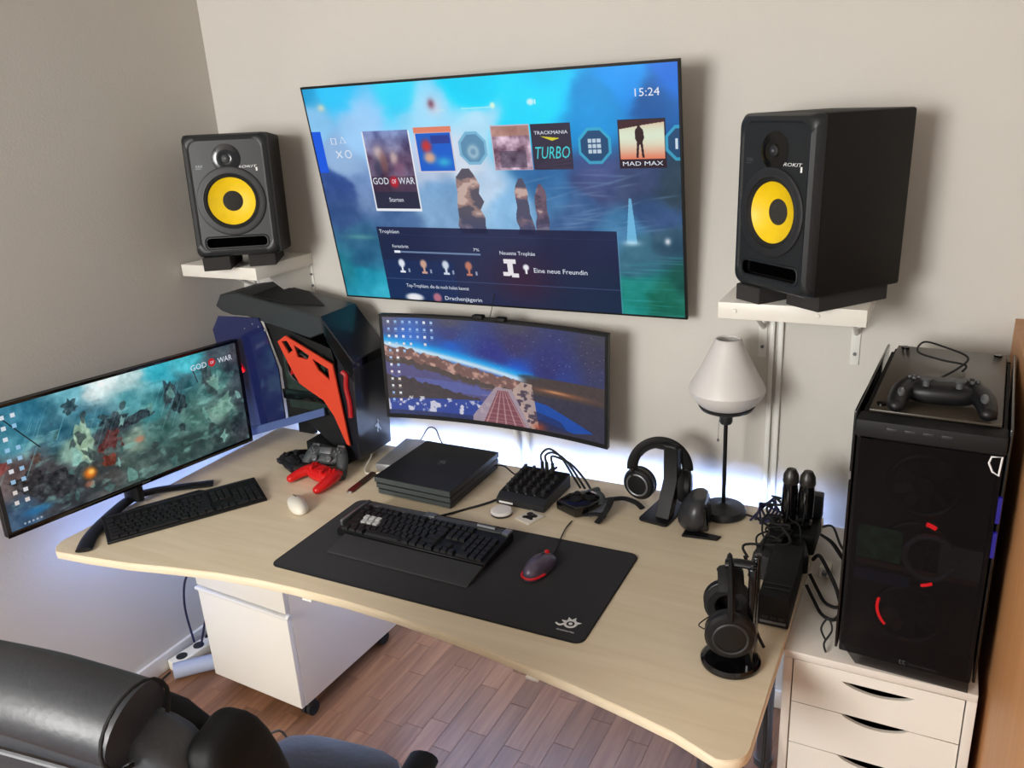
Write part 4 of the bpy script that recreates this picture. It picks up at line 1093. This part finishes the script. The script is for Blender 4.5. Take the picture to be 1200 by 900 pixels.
# second keyboard at the left end of the desk
p0, p1 = Vector((0.300, -0.943)), Vector((0.539, -0.565))      # front edge (user side), left to right
ang = math.atan2(p1.y - p0.y, p1.x - p0.x)
K2 = pose(p0.x, p0.y, DZ + 0.001, ang)
k2 = thing('keyboard', 'plain black keyboard in front of the left monitor stand', 'keyboard', M=K2)
L2 = (p1 - p0).length
MB().poly([(0, 0), (0.152, 0), (0.152, .022), (0.0, .008)], 0, L2, 'x', 0.002, 1).build('base', M_black2, k2)
MB().poly([(0.06, 0.152), (0.30, 0.152), (0.28, 0.170), (0.10, 0.165)], .004, .020, 'z', .002, 1).build('rear_ledge', M_black, k2)
MB().box(0.012, L2 - 0.012, 0.138, 0.146, 0.0205, 0.0225).build('top_strip', M_dark, k2)
key_rows(k2, 0.010, 0.008, (L2 - .02) / 22.5, 0.0088, 0.092, hgt=.006, top_gap=.004)

# mice
def mouse(M, label, m_, glow=False, s=1.0):
    t = thing('mouse', label, 'mouse', M=M)
    bm = bmesh.new(); bmesh.ops.create_uvsphere(bm, u_segments=24, v_segments=16, radius=1)
    for v in bm.verts:
        x_, y_, z_ = v.co
        wfac = 1 - .12 * math.cos(y_ * 2)
        v.co = Vector((x_ * .031 * wfac * s, y_ * .060 * s, max(z_, -.25) * (.034 - .008 * y_) * (1 if glow else .72) * s + .009 * s))
    mb = MB(); mb._add(bm); mb.build('shell', m_, t)
    MB().tube([(0, .010 * s, (.042 if glow else .033) * s), (0, .05 * s, (.0300 if glow else .022) * s)], .0012, 6).build('button_seam', M_rubber, t)
    if glow: MB().cyl((0, .034 * s, .0345 * s), .0070 * s, .006 * s, 'x', 18).build('scroll_wheel', M_redled2 if glow else M_offwhite, t)
    if glow:
        MB().tube([(-.027 * s, -.025 * s, .010), (-.018 * s, -.052 * s, .010), (0, -.060 * s, .010), (.018 * s, -.052 * s, .010), (.029 * s, -.02 * s, .010)], .0028, 8).build('light_strip', M_redled2, t)
        MB().tube([(0, .058, .010), (-.018, .10, .001), (-.040, .16, .001), (-.058, .21, -.001), (-.066, .255, -.001)], .0018, 6).build('cable', M_rubber, t)
    return t
mouse(pose(1.480, -0.610, DZ + .0045, -0.15), 'black gaming mouse with red lights on the desk mat', M_purple, True)
mouse(pose(0.660, -0.565, DZ + .001, 0.95), 'small off-white computer mouse on bare desk between the two keyboards', M_offwhite, s=1.0)

# ================================================================== CONSOLE
cs = thing('game_console', 'flat black layered game console in the middle of the desk back', 'game console', (0.83, -0.408, DZ), (0, 0, 0.0))
M_con = mat('console_black', (22, 23, 24), 0.5, bump=.08, bscale=400); M_conf = mat('console_front', (62, 68, 68), 0.5)
CW, CD = 0.272, 0.290
lay = [(0.004, 0.020, 0.006), (0.024, 0.040, 0.003), (0.044, 0.062, 0.0)]
for a, b, ins in lay:
    ly_ = MB().poly([(ins, ins), (CW + .004 - ins, -.008 + ins), (CW + .002 - ins, CD), (.002 + ins, CD)], a, b, 'z', .0015, 1).build('layer', M_con, cs)
    MB().poly([(ins + .002, ins - .001), (CW + .002 - ins, -.009 + ins), (CW + .002 - ins, -.007 + ins), (ins + .002, ins + .001)], a + .001, b - .001, 'z').build('front_strip', M_conf, ly_)
MB().box(0.014, CW - 0.012, 0.012, CD - 0.01, 0.0, 0.060).build('core', M_rubber, cs)
lg = MB().poly([(.128, .168), (.150, .176), (.160, .150), (.142, .152)], .0620, .0624, 'z').poly([(.132, .150), (.142, .148), (.150, .140), (.140, .143)], .0620, .0624, 'z')
lg.build('emblem', M_grey, cs)
# ================================================================== HUB, PENKNIFE, PUCK, COASTER
hb = thing('power_adapter', 'flat silver grey box between the arched computer and the console', 'adapter', M=pose(0.752, -0.150, DZ + .001, 0.12))
MB().box(-0.038, 0.038, -0.115, 0.10, 0, 0.026, 0.004).build('case', mat('hub_grey', (150, 150, 152), .35, metal=.4, bump=.4, bscale=300), hb)
MB().tube([(0.012, 0.098, 0.012), (0.020, 0.115, 0.03), (0.040, 0.125, 0.060), (0.075, 0.11, .065), (0.10, 0.09, 0.035), (.115, .095, .003)], .0022, 7).build('cable', M_rubber, hb)
MB().cyl((0.010, 0.094, 0.016), 0.006, 0.02, 'y', 12).build('plug', M_rubber, hb)
MB().tube([(0.0, -0.113, 0.010), (-0.01, -0.135, 0.006), (-0.05, -0.145, 0.003), (-0.075, -0.12, 0.006), (-.085, -.06, .020), (-.10, -.03, .03)], .0025, 7).build('white_cable', M_offwhite, hb)
pk = thing('pocket_tool', 'slim dark red and brown pocket tool beside the console', 'tool', M=pose(0.742, -0.362, DZ + .0005, -1.50))
MB().poly(rrect(-0.072, 0.01, -0.010, 0.010, .003, 3), 0, 0.008, 'z', .001, 1).build('body', mat('brown_plastic', (62, 44, 34), .4), pk)
MB().poly(rrect(0.01, 0.064, -0.010, 0.010, .003, 3), 0, 0.008, 'z', .001, 1).build('handle', mat('dark_red_plastic', (96, 22, 20), .35), pk)
MB().box(0.064, 0.072, -0.008, 0.008, 0.001, 0.007, .001).build('tip', M_silver, pk)
pu = thing('puck', 'small round white puck on the desk in front of the audio mixer', 'puck', (1.249, -0.378, DZ))
MB().lathe([(0, 0.0), (.028, 0), (.031, .003), (.031, .008)], 36).build('base', M_dark, pu)
MB().lathe([(.0312, .008), (.031, .013), (.028, .0155), (0, .0165)], 36).build('cap', mat('puck_white', (228, 224, 222), .35), pu)
co = thing('coaster', 'square light coaster with a dark mark beside the white puck', 'coaster', M=pose(1.335, -0.370, DZ, -0.35))
MB().box(-0.028, 0.028, -0.032, 0.032, 0, 0.005, 0.001).build('tile', M_offwhite, co)
m = MB()
for (a, b, c_, d_) in ((-.012, .012, .010, .006), (.008, .010, .009, .007), (0, -.002, .013, .005), (.012, -.008, .006, .008), (-.010, -.010, .008, .005), (0, .016, .004, .004)): m.cyl((a, b, .0052), c_, .0006, seg=7)
m.build('print', mat('ink', (40, 34, 34), .6), co)

# ================================================================== MIXER
mx = thing('audio_mixer', 'small black audio mixer with rows of knobs behind the white puck', 'audio mixer', M=pose(1.203, -0.325, DZ + .001, -0.03))
XW, XD = 0.158, 0.175
MB().poly([(0, 0), (XD, 0), (XD, .046), (.022, .030), (0, .018)], 0, XW, 'x', .002, 1).build('case', M_dark, mx)
MB().poly([(0.024, .0305), (XD - .006, .0465), (XD - .006, .048), (.024, .032)], 0.006, XW - .006, 'x').build('face_plate', M_black2, mx)
MB().box(0.010, 0.055, -.0006, .001, .005, .011).build('white_bar', M_whiteglow, mx, smooth=False)
kn = None
for r in range(5):
    for c in range(5):
        if r == 4 and c > 3: continue
        x_ = .020 + c * .029; y_ = .040 + r * .028; z_ = .031 + (y_ - .022) * .105
        if kn is None:
            kn = MB().cyl((0, 0, .003), .0085, .006, seg=14).cyl((0, 0, .011), .006, .012, seg=14, r2=.005).build('knob', M_grey if False else M_dark, mx)
            mk = kn; o = kn
        else:
            o = bpy.data.objects.new('knob', kn.data); COL.objects.link(o); o.parent = mx
        o.location = (x_, y_, z_)
m = MB()
for c in range(4): m.box(.024 + c * .029, .030 + c * .029, .026, .030, .032, .0345)
for c in range(5): m.box(.006 + c * .029, .012 + c * .029, .050, .054, .034, .0365)
m.build('print_marks', M_steel, mx)
for k, (x0_, h_) in enumerate(((.075, .075), (.090, .065), (.11, .05))):
    m = MB().cyl((x0_, .155, .062), .0055, .034, seg=12)
    m.tube([(x0_, .155, .075), (x0_ - .004, .158, .10), (x0_ + .02, .165, .045 + h_), (x0_ + .055, .172, .04 + h_ * .75), (x0_ + .085, .19, .03), (x0_ + .115, .175, .004)], .0034, 8)
    m.build('plugged_cable', M_rubber, mx)

# ================================================================== GADGET WITH STRAP
gd = thing('card_reader', 'black rounded gadget with coiled straps right of the audio mixer', 'gadget', M=pose(1.455, -0.275, DZ + .001, -0.30))
MB().poly([(-.058, -.045), (.015, -.052), (.040, -.020), (.045, .035), (.022, .060), (-.035, .055), (-.060, .01)], 0, .034, 'z', .008, 3).build('case', M_gloss, gd)
m = MB()
for (a, b, c_) in ((-.015, -.01, .018), (.012, .022, .014), (-.035, .02, .010)): m.lathe([(0, .006), (c_ * .6, .006), (c_, .003), (c_, 0)], 18, c=(a, b, .034))
m.build('dial', M_black2, gd)
MB().tube([(-.03, .045, .03), (0, .05, .045), (.035, .045, .038), (.05, .02, .025)], .006, 8, ell=(1.4, .5)).tube([(-.02, .052, .034), (.01, .06, .048), (.02, .05, .03)], .004, 8).build('loose_wires', M_camo, gd)
MB().tube([(.045, -.03, .012), (.062, 0, .022), (.064, .03, .024), (.045, .06, .018)], .014, 8, ell=(1, .2)).build('grey_band', M_steel, gd)
m = MB().tube([(.03, .065, .018), (.062, .05, .036), (.078, .02, .030), (.082, -.015, .014), (.084, -.04, .006)], .010, 8, ell=(1, .35))
m.tube([(.035, -.03, .010), (.065, -.020, .018), (.078, -.008, .014), (.086, -.005, .008)], .009, 8, ell=(1, .5))
m.tube([(.03, .08, .01), (.06, .11, .012), (.10, .115, .010), (.13, .105, .006)], .010, 8, ell=(1, .5))
m.build('strap', M_rubber, gd)

# ================================================================== LAMP
lp = thing('table_lamp', 'black table lamp with a white glass shade beside the right speaker shelf', 'lamp', (1.822, -0.150, DZ))
MB().lathe([(0, 0), (.058, 0), (.062, .004), (.062, .012), (.057, .021), (.03, .0245), (.012, .028), (.006, .034), (0, .034)], 48).build('base', M_dark, lp)
MB().cyl((0, 0, .160), .0055, .255, seg=16).build('pole', M_black, lp)
MB().lathe([(0, .268), (.014, .268), (.017, .274), (.017, .296), (.020, .300), (.048, .304), (.068, .313), (.073, .322), (.070, .322), (.045, .312), (0, .308)], 40).build('holder', M_dark, lp)
MB().lathe([(.031, .503), (.035, .499), (.0385, .490), (.056, .452), (.0745, .415), (.094, .380), (.099, .367), (.094, .352), (.080, .334), (.068, .323), (.064, .326), (.077, .339), (.088, .353), (.093, .367), (.089, .379), (.070, .413), (.051, .450), (.034, .487), (.028, .50), (.030, .503)], 48).build('lamp_shade', M_shade, lp)
MB().tube([(-.016, -.010, .280), (-.017, -.011, .225)], .0007, 6, smooth=False).ball((-.017, -.011, .222), .0035, .0035, .0045, 10).build('pull_chain', M_steel, lp)
# ================================================================== HEADPHONES + STANDS
def headphones(M, label, r=0.082, cup=0.040, band_w=.022, mic=False, rot=(0, 0), inset=0.0):
    """local: arc in xz plane, cups at +-r, crown at z=+r*1.15"""
    t = thing('headphones', label, 'headphones', M=M)
    A = [(r * math.cos(a), 0, r * 1.12 * math.sin(a)) for a in [i * PI / 14 for i in range(15)]]
    MB().tube(A, band_w * .5, 10, ell=(.28, 1) if False else (1, .30)).build('headband', M_black2, t)
    B = [((r - .010) * math.cos(a), 0, (r * 1.12 - .010) * math.sin(a)) for a in [PI * .22 + i * PI * .56 / 10 for i in range(11)]]
    MB().tube(B, band_w * .55, 10, ell=(1, .35)).build('band_cushion', M_rubber, t)
    for s in (-1, 1):
        RC = Matrix.Translation((s * r + (inset if s < 0 else 0), 0, -.045)) @ Matrix.Rotation(rot[0 if s < 0 else 1] + (0 if s > 0 else PI), 4, 'Z')
        MB().box(s * r - .004, s * r + .004, -.009, .009, -.030, .008, .002).build('slider', M_gloss, t)
        c_ = MB().lathe([(0, .012), (cup * .6, .0115), (cup * .9, .008), (cup, .002), (cup * .98, -.010), (cup * .9, -.013)], 32, axis='x', M=RC)
        c_ = c_.build('ear_cup', M_black, t)
        MB().lathe([(cup * .45, -.014), (cup * .55, -.026), (cup * .85, -.028), (cup * .98, -.020), (cup * .95, -.012)], 32, axis='x', M=RC).build('ear_cushion', M_rubber, c_)
        MB().lathe([(cup * .6, .0128), (cup * .66, .014), (cup * .72, .0125)], 32, axis='x', M=RC).build('cup_ring', M_steel if mic else M_dark, c_)
    return t
st = thing('headphone_stand', 'black angled headphone stand between the curved monitor and the lamp', 'headphone stand', M=pose(1.668, -0.205, DZ, -0.15))
MB().poly(rrect(-.040, .046, -.075, .075, .012, 4), 0, .008, 'z', .002, 1).build('foot_plate', M_black, st)
MB().poly([(-.045, .004), (-.010, .004), (.034, .10), (.036, .190), (.010, .196), (.008, .100)], -.004, .038, 'x', .002, 1).build('upright', M_black, st)
MB().tube([(-.03, .022, .193), (.03, .022, .193)], .012, 12, smooth=False).build('crown_rest', M_black, st)
headphones(pose(1.652, -0.185, DZ + .120, 0.28), 'black over-ear headphones hanging on the stand beside the lamp', r=.076, cup=.047, band_w=.030, mic=True, rot=(1.15, .0), inset=.018)
st = thing('headphone_stand', 'black round-based headphone stand near the right front corner of the desk', 'headphone stand', (1.987, -0.766, DZ))
MB().lathe([(0, 0), (.055, 0), (.060, .004), (.060, .010), (.055, .015), (0, .016)], 48).build('base', M_gloss, st)
MB().box(.034, .046, .012, .036, .014, .245, .003).box(.032, .046, -.018, .006, .014, .235, .003).build('upright', M_gloss, st)
MB().tube([(-.018, .012, .222), (.005, .014, .226), (.038, .016, .226)], .010, 12, ell=(1.2, .8)).build('crown_rest', M_black, st)
headphones(pose(1.978, -0.752, DZ + .142, 1.85), 'large black headphones hanging on the round-based stand at desk front', r=.062, cup=.050, band_w=.046, rot=(.0, .0))
cable('headphone_cable', 'thin black cable looping beside the large headphones', [(1.950, -.790, .80), (1.920, -.740, .765), (1.905, -.700, .745), (1.925, -.655, .745), (1.955, -.66, .76)], .0014)
cable('headphone_cable', 'bundled black cable hanging behind the large headphones', [(2.000, -.730, .95), (2.018, -.735, .90), (2.022, -.735, .84), (2.028, -.725, .78), (2.04, -.70, .725)], .0035)

# black vertical mouse in front of the lamp
vm = thing('vertical_mouse', 'black upright hand mouse standing in front of the lamp base', 'mouse', M=pose(1.776, -0.250, DZ + .001, 0.15) @ Matrix.Scale(1.3, 4))
bm = bmesh.new(); bmesh.ops.create_uvsphere(bm, u_segments=24, v_segments=16, radius=1)
for v in bm.verts:
    x_, y_, z_ = v.co
    z2 = max(z_, -.85)
    v.co = Vector((x_ * (.036 - .010 * z2) + .006 * z2, y_ * .050, z2 * .046 + .040))
    if v.co.x > .018: v.co.x = .018 + (v.co.x - .018) * .3
    if v.co.z > .075: v.co.z = .075
mb = MB(); mb._add(bm); mb.build('shell', mat('vertical_mouse_shell', (48, 48, 52), .33), vm)
MB().poly([(-.002, .066), (.022, .066), (.028, .012), (.010, .010)], -.038, .030, 'y', .003, 1).build('button_panel', M_gloss, vm)
MB().poly([(-.025, -.048), (.045, -.050), (.052, -.036), (-.02, -.020)], 0, .005, 'z', .001, 1).build('thumb_ledge', M_black, vm)

# ================================================================== CHARGER CLUTTER ON THE RIGHT
bx = thing('external_drive', 'long black box lying on the desk behind the large headphones', 'box', M=pose(2.010, -0.622, DZ + .0005, 0.03))
MB().box(0, 0.066, 0, 0.235, 0.003, 0.078, 0.004).build('case', M_black2, bx)
m = MB()
for k in range(2): m.box(.006, .060, .03 + k * .018, .036 + k * .018, .078, .0792)
m.build('vent_rib', M_black, bx)
MB().box(.006, .060, -.001, .001, .012, .018, 0).build('silver_line', M_steel, bx)
for k in range(3): MB().box(.010 + k * .017, .022 + k * .017, -.001, .001, .022, .030).build('socket', M_dark, bx)
for a in (.008, .058):
    for b in (.015, .22): MB().cyl((a, b, .0018), .004, .0035, seg=10).build('foot', M_rubber, bx)
db = thing('case_box', 'dark slanted box with a small red mark left of the charging dock', 'box', M=pose(1.950, -0.440, DZ + .001, -0.10))
MB().poly([(0, 0), (.040, 0), (.052, .062), (.012, .070)], 0, .175, 'y', .002, 1).build('case', M_dark, db)
MB().box(.012, .024, -.0008, .001, .018, .030).build('red_mark', M_redp, db)
dk = thing('charging_dock', 'black charging dock at the right back corner of the desk', 'charger', (2.030, -0.240, DZ))
MB().box(-.045, .050, -.050, .075, 0, .055, .006).build('body', M_black2, dk)
MB().box(-.010, .052, .045, .075, .055, .120, .004).build('backrest', M_dark, dk)
for k, sx in enumerate((-.022, .018)):
    MB().lathe([(.016, .055), (.018, .060), (.018, .075), (.013, .078)], 20, c=(sx, -.005, 0)).build('cradle', M_gloss, dk)
for k, (sx, lab) in enumerate(((-.022, 'black charging wand in the left cradle of the dock'), (.018, 'black charging wand in the right cradle of the dock'))):
    wn = thing('wand_controller', lab, 'game controller', M=pose(2.030 + sx, -0.245, DZ + .079, 0, -.06), group='wand controllers in the dock')
    MB().lathe([(0, 0), (.013, 0), (.019, .006), (.0195, .07), (.017, .088)], 24).build('grip', M_gloss, wn)
    MB().lathe([(.0175, .088), (.0200, .094), (.0185, .112), (.011, .126), (0, .130)], 24).build('tip', mat('wand_tip', (40, 38, 34), .35, var=.4, vscale=60), wn)
    MB().cyl((0, -.0155, .062), .005, .004, 'y', 12).build('button', M_steel, wn)
    MB().tube([(0, -.016, .045), (.002, -.030, .03), (-.002, -.024, -.01)], .0018, 6).build('wrist_strap', M_rubber, wn)
pb = thing('power_brick', 'black power brick under tangled cables beside the dock', 'adapter', M=pose(2.035, -0.345, DZ + .0005, .25))
MB().box(-.04, .035, -.045, .040, 0, .050, .006).build('case', M_black, pb)
g = 'tangled cables around the charging dock'
r2 = random.Random(4)
for k in range(9):
    pts = []
    x0_, y0_ = 1.985 + r2.uniform(-.01, .03), -.40 + r2.uniform(-.05, .06)
    for j in range(6):
        pts.append((x0_ + r2.uniform(-.045, .055), y0_ + j * .035 + r2.uniform(-.02, .02), DZ + .060 + r2.uniform(0, .035)))
    pts[0] = (pts[0][0], pts[0][1], DZ + .052)
    cable('cable', 'black cable tangled over the power brick and dock', pts, r2.uniform(.002, .0034), group=g)
gb = 'bluish lit cables left of the dock'
for k in range(4):
    pts = [(1.90 + k * .012, -.175 + k * .01, DZ + .006), (1.925, -.15 - .01 * k, DZ + .035 + .01 * k), (1.955, -.12 - .008 * k, DZ + .060 - .008 * k), (1.945 + .01 * k, -.155, DZ + .030), (1.93, -.19, DZ + .012), (1.975, -.20, DZ + .040)]
    cable('cable', 'dark cable loop at the back edge between lamp and dock', pts, .0032, mat('navy_cable', (22, 24, 62), .5), group=gb)
cable('lamp_cable', 'black lamp cord running behind the dock', [(1.880, -.145, DZ + .006), (1.92, -.150, DZ + .004), (1.96, -.145, DZ + .004), (1.99, -.12, DZ + .004)], .003)
gc = 'black cables between dock and tower computer'
for k, (a, b, c_) in enumerate(((2.09, -.235, .775), (2.09, -.26, .765), (2.085, -.22, .745))):
    cable('cable', ('upper', 'middle', 'lower')[k] + ' of three black cables running from the dock to the tower computer', [(a, b, c_), (2.115, b - .01, c_ - .01 + .02 * (k == 0)), (2.14, b - .03, c_ - .03), (2.165, b - .04 - .02 * k, c_ - .04)], .003)
for k, (dy, dz) in enumerate(((0, 0), (-.05, .01))):
    cable('cable', ('nearer', 'farther')[k] + ' of two black cables sagging from the desk edge to the tower base', [(2.086, -.40 + dy, .735), (2.105, -.42 + dy, .715), (2.130, -.46 + dy, .706), (2.158, -.47 + dy, .706), (2.170, -.44 + dy, .712 + dz)], .004)
cable('cable', 'thick black cable arching from desk edge to tower computer', [(2.085, -.345, .742), (2.100, -.36, .765), (2.125, -.40, .755), (2.150, -.44, .735), (2.165, -.47, .712)], .0045)
pg = thing('power_plug', 'clear and white plug lying beside the tower computer', 'plug', (2.112, -0.33, 0.7005))
MB().box(-.012, .016, -.02, .02, 0, .028, .004).build('body', M_offwhite, pg)
MB().cyl((.002, -.025, .016), .006, .014, 'y', 12).build('tip', M_steel, pg)
cable('coiled_wire', 'dark coiled wire standing at the lower left of the tower computer', [(2.150, -.600, .705), (2.140, -.605, .735), (2.152, -.600, .760), (2.162, -.61, .740), (2.150, -.625, .715), (2.156, -.640, .7035)], .0022)
# cable covers on the wall
gw = None
for k, (x_, la) in enumerate(((1.905, 'left of two white cable ducts below the right wall shelf'), (1.927, 'right of two white cable ducts below the right wall shelf'))):
    o = MB().box(x_ - .007, x_ + .007, -.012, -.0003, .60, 1.304, .003).build('cable_duct', M_whitemetal)
    tag(o, la, 'cable duct')
cable('cable', 'white cable hanging below the curved monitor, left strand', [(1.105, -.045, .90), (1.115, -.02, .82), (1.122, -.015, .74), (1.122, -.015, .66)], .007, M_whitemetal)
cable('cable', 'white cable hanging below the curved monitor, right strand', [(1.150, -.045, .90), (1.158, -.02, .82), (1.160, -.015, .74), (1.160, -.015, .66)], .005, M_whitemetal)
cable('cable', 'thin dark cable running from the console back to the right', [(1.095, -.14, .74), (1.13, -.135, .742), (1.17, -.15, .730), (1.215, -.165, .724)], .0025)

# ================================================================== UNDER THE DESK LEFT
ps = thing('power_strip', 'white power strip lying on the floor by the left baseboard', 'power strip', M=pose(0.055, -0.56, 0.001, 1.45))
MB().box(-.10, .12, -.028, .028, 0, .040, .005).build('case', M_offwhite, ps)
for k in range(3): MB().cyl((-.06 + k * .07, 0, .0405), .019, .003, seg=24).build('socket', M_dark, ps)
tb = MB().tube([(0.075, -.68, .030), (0.13, -.62, .030), (0.19, -.56, .030)], .028, 16, smooth=False).build('cable_sleeve', mat('grey_sleeve', (158, 166, 186), .5))
tag(tb, 'pale grey tube lying on the floor left of the rolling pedestal', 'tube')
gp = 'cables heaped behind the rolling pedestal'
for k in range(7):
    pts = [(0.06 + r2.uniform(0, .12), -.50 + r2.uniform(-.05, .2), .05 + r2.uniform(0, .12)) for _ in range(6)]
    cable('cable', 'dark cable heaped on the floor behind the white pedestal', pts, .004, mat('cable_black', (18, 20, 28), .5), group=gp)
cable('cable', 'dark cable arching from the desk down to the power strip', [(0.20, -.60, .44), (0.10, -.58, .34), (0.04, -.56, .20), (0.05, -.56, .06)], .004, mat('navy_cable', (22, 24, 62), .5))
cable('cable', 'dark cable curving from the pedestal side to the floor', [(0.24, -.60, .28), (0.16, -.57, .22), (0.10, -.54, .14), (0.08, -.56, .05)], .004, mat('navy_cable', (22, 24, 62), .5))
cable('cable', 'black cable lying along the left baseboard', [(0.045, -1.2, .005), (0.06, -.95, .005), (0.05, -.80, .005), (0.055, -.68, .02)], .004)
cable('cable', 'dark cable hanging under the right front corner of the desk', [(2.03, -.60, .66), (2.055, -.72, .45), (2.04, -.80, .25), (2.06, -.70, .02)], .004)

# ================================================================== OFFICE CHAIR
MC = pose(1.24, -1.33, 0, 0.14)
ch = thing('office_chair', 'black leather executive office chair pulled up to the desk', 'office chair', M=MC)
def cushion(x0, x1, y0, y1, z0, z1, e=3.2, n=28, M=None):
    mb = MB(); mb.ball(((x0 + x1) / 2, (y0 + y1) / 2, (z0 + z1) / 2), (x1 - x0) / 2, (y1 - y0) / 2, (z1 - z0) / 2, n, e=e, M=M); return mb
s_ = cushion(-0.185, 0.195, -0.24, 0.262, 0.40, 0.512, 4).build('seat', M_leather, ch)
for s, lab in ((-1, 'l'), (1, 'r')):
    cushion(s * .215 - .052, s * .215 + .052, -0.24, 0.245, 0.40, 0.520, 2.8).build('seat_bolster', M_leather, ch)
MB().tube([(-.172, -.2, .505), (-.178, .12, .508), (-.172, .235, .49), (-.160, .258, .45)], .003, 6).build('stitching', M_thread, ch)
MB().tube([(-.190, .05, .512), (-.192, .17, .514), (-.205, .232, .49)], .0025, 6).build('stitching', M_thread, ch)
# backrest: slab leaning back
TB = Matrix.Translation((0, -0.235, 0.46)) @ Matrix.Rotation(0.19, 4, 'X')
b1 = cushion(-0.225, 0.225, -0.055, 0.055, 0.0, 0.655, 5, 36, M=TB).build('backrest', M_leather, ch)
cushion(-0.20, 0.20, -0.005, 0.105, 0.03, 0.62, 4, 32, M=TB).build('lumbar_cushion', M_leather2, ch)
for s in (-1, 1):
    cushion(s * .215 - .045, s * .215 + .045, -0.035, 0.110, 0.03, 0.615, 3.6, 48, M=TB).build('side_bolster', M_leather2, ch)
MB().tube([(-.215, -.012, .674), (-.12, -.016, .684), (0, -.016, .686), (.08, -.016, .680), (.150, -.012, .666)], .058, 24, M=TB, ell=(1.0, .85)).build('head_roll', M_leather, ch)
ringp = [(.151, -.012 + .0585 * math.cos(a), .666 + .049 * math.sin(a)) for a in [k * PI / 10 for k in range(20)]]
MB().tube(ringp, .003, 8, closed=True, smooth=False, M=TB).build('piping', M_rubber, ch)
MB().tube([(-.22, -.054, .592), (0, -.056, .600), (.16, -.054, .590), (.205, -.053, .565), (.228, -.045, .40), (.228, -.04, .1)], .0035, 6, M=TB).build('stitching', M_thread, ch)
for s in (-1, 1):
    MB().tube([(s * .285, -.16, .655), (s * .29, .0, .665), (s * .285, .10, .655)], .030, 14, ell=(1, .6)).build('armrest', M_leather2, ch)
    MB().tube([(s * .285, .06, .645), (s * .29, .06, .52), (s * .20, .0, .40)], .014, 10).build('arm_bracket', M_black, ch)
MB().cyl((0, 0, .37), .12, .03, seg=24).cyl((0, 0, .23), .025, .28, seg=20).build('gas_column', M_black, ch)
for k in range(5):
    a = k * 2 * PI / 5 + .3
    l_ = MB().tube([(0, 0, .10), (.30 * math.cos(a), .30 * math.sin(a), .075)], .022, 10, smooth=False, ell=(1, .7)).build('base_arm', M_black, ch)
    MB().cyl((.30 * math.cos(a), .30 * math.sin(a), .029), .028, .04, 'x', 18).build('caster', M_rubber, l_)
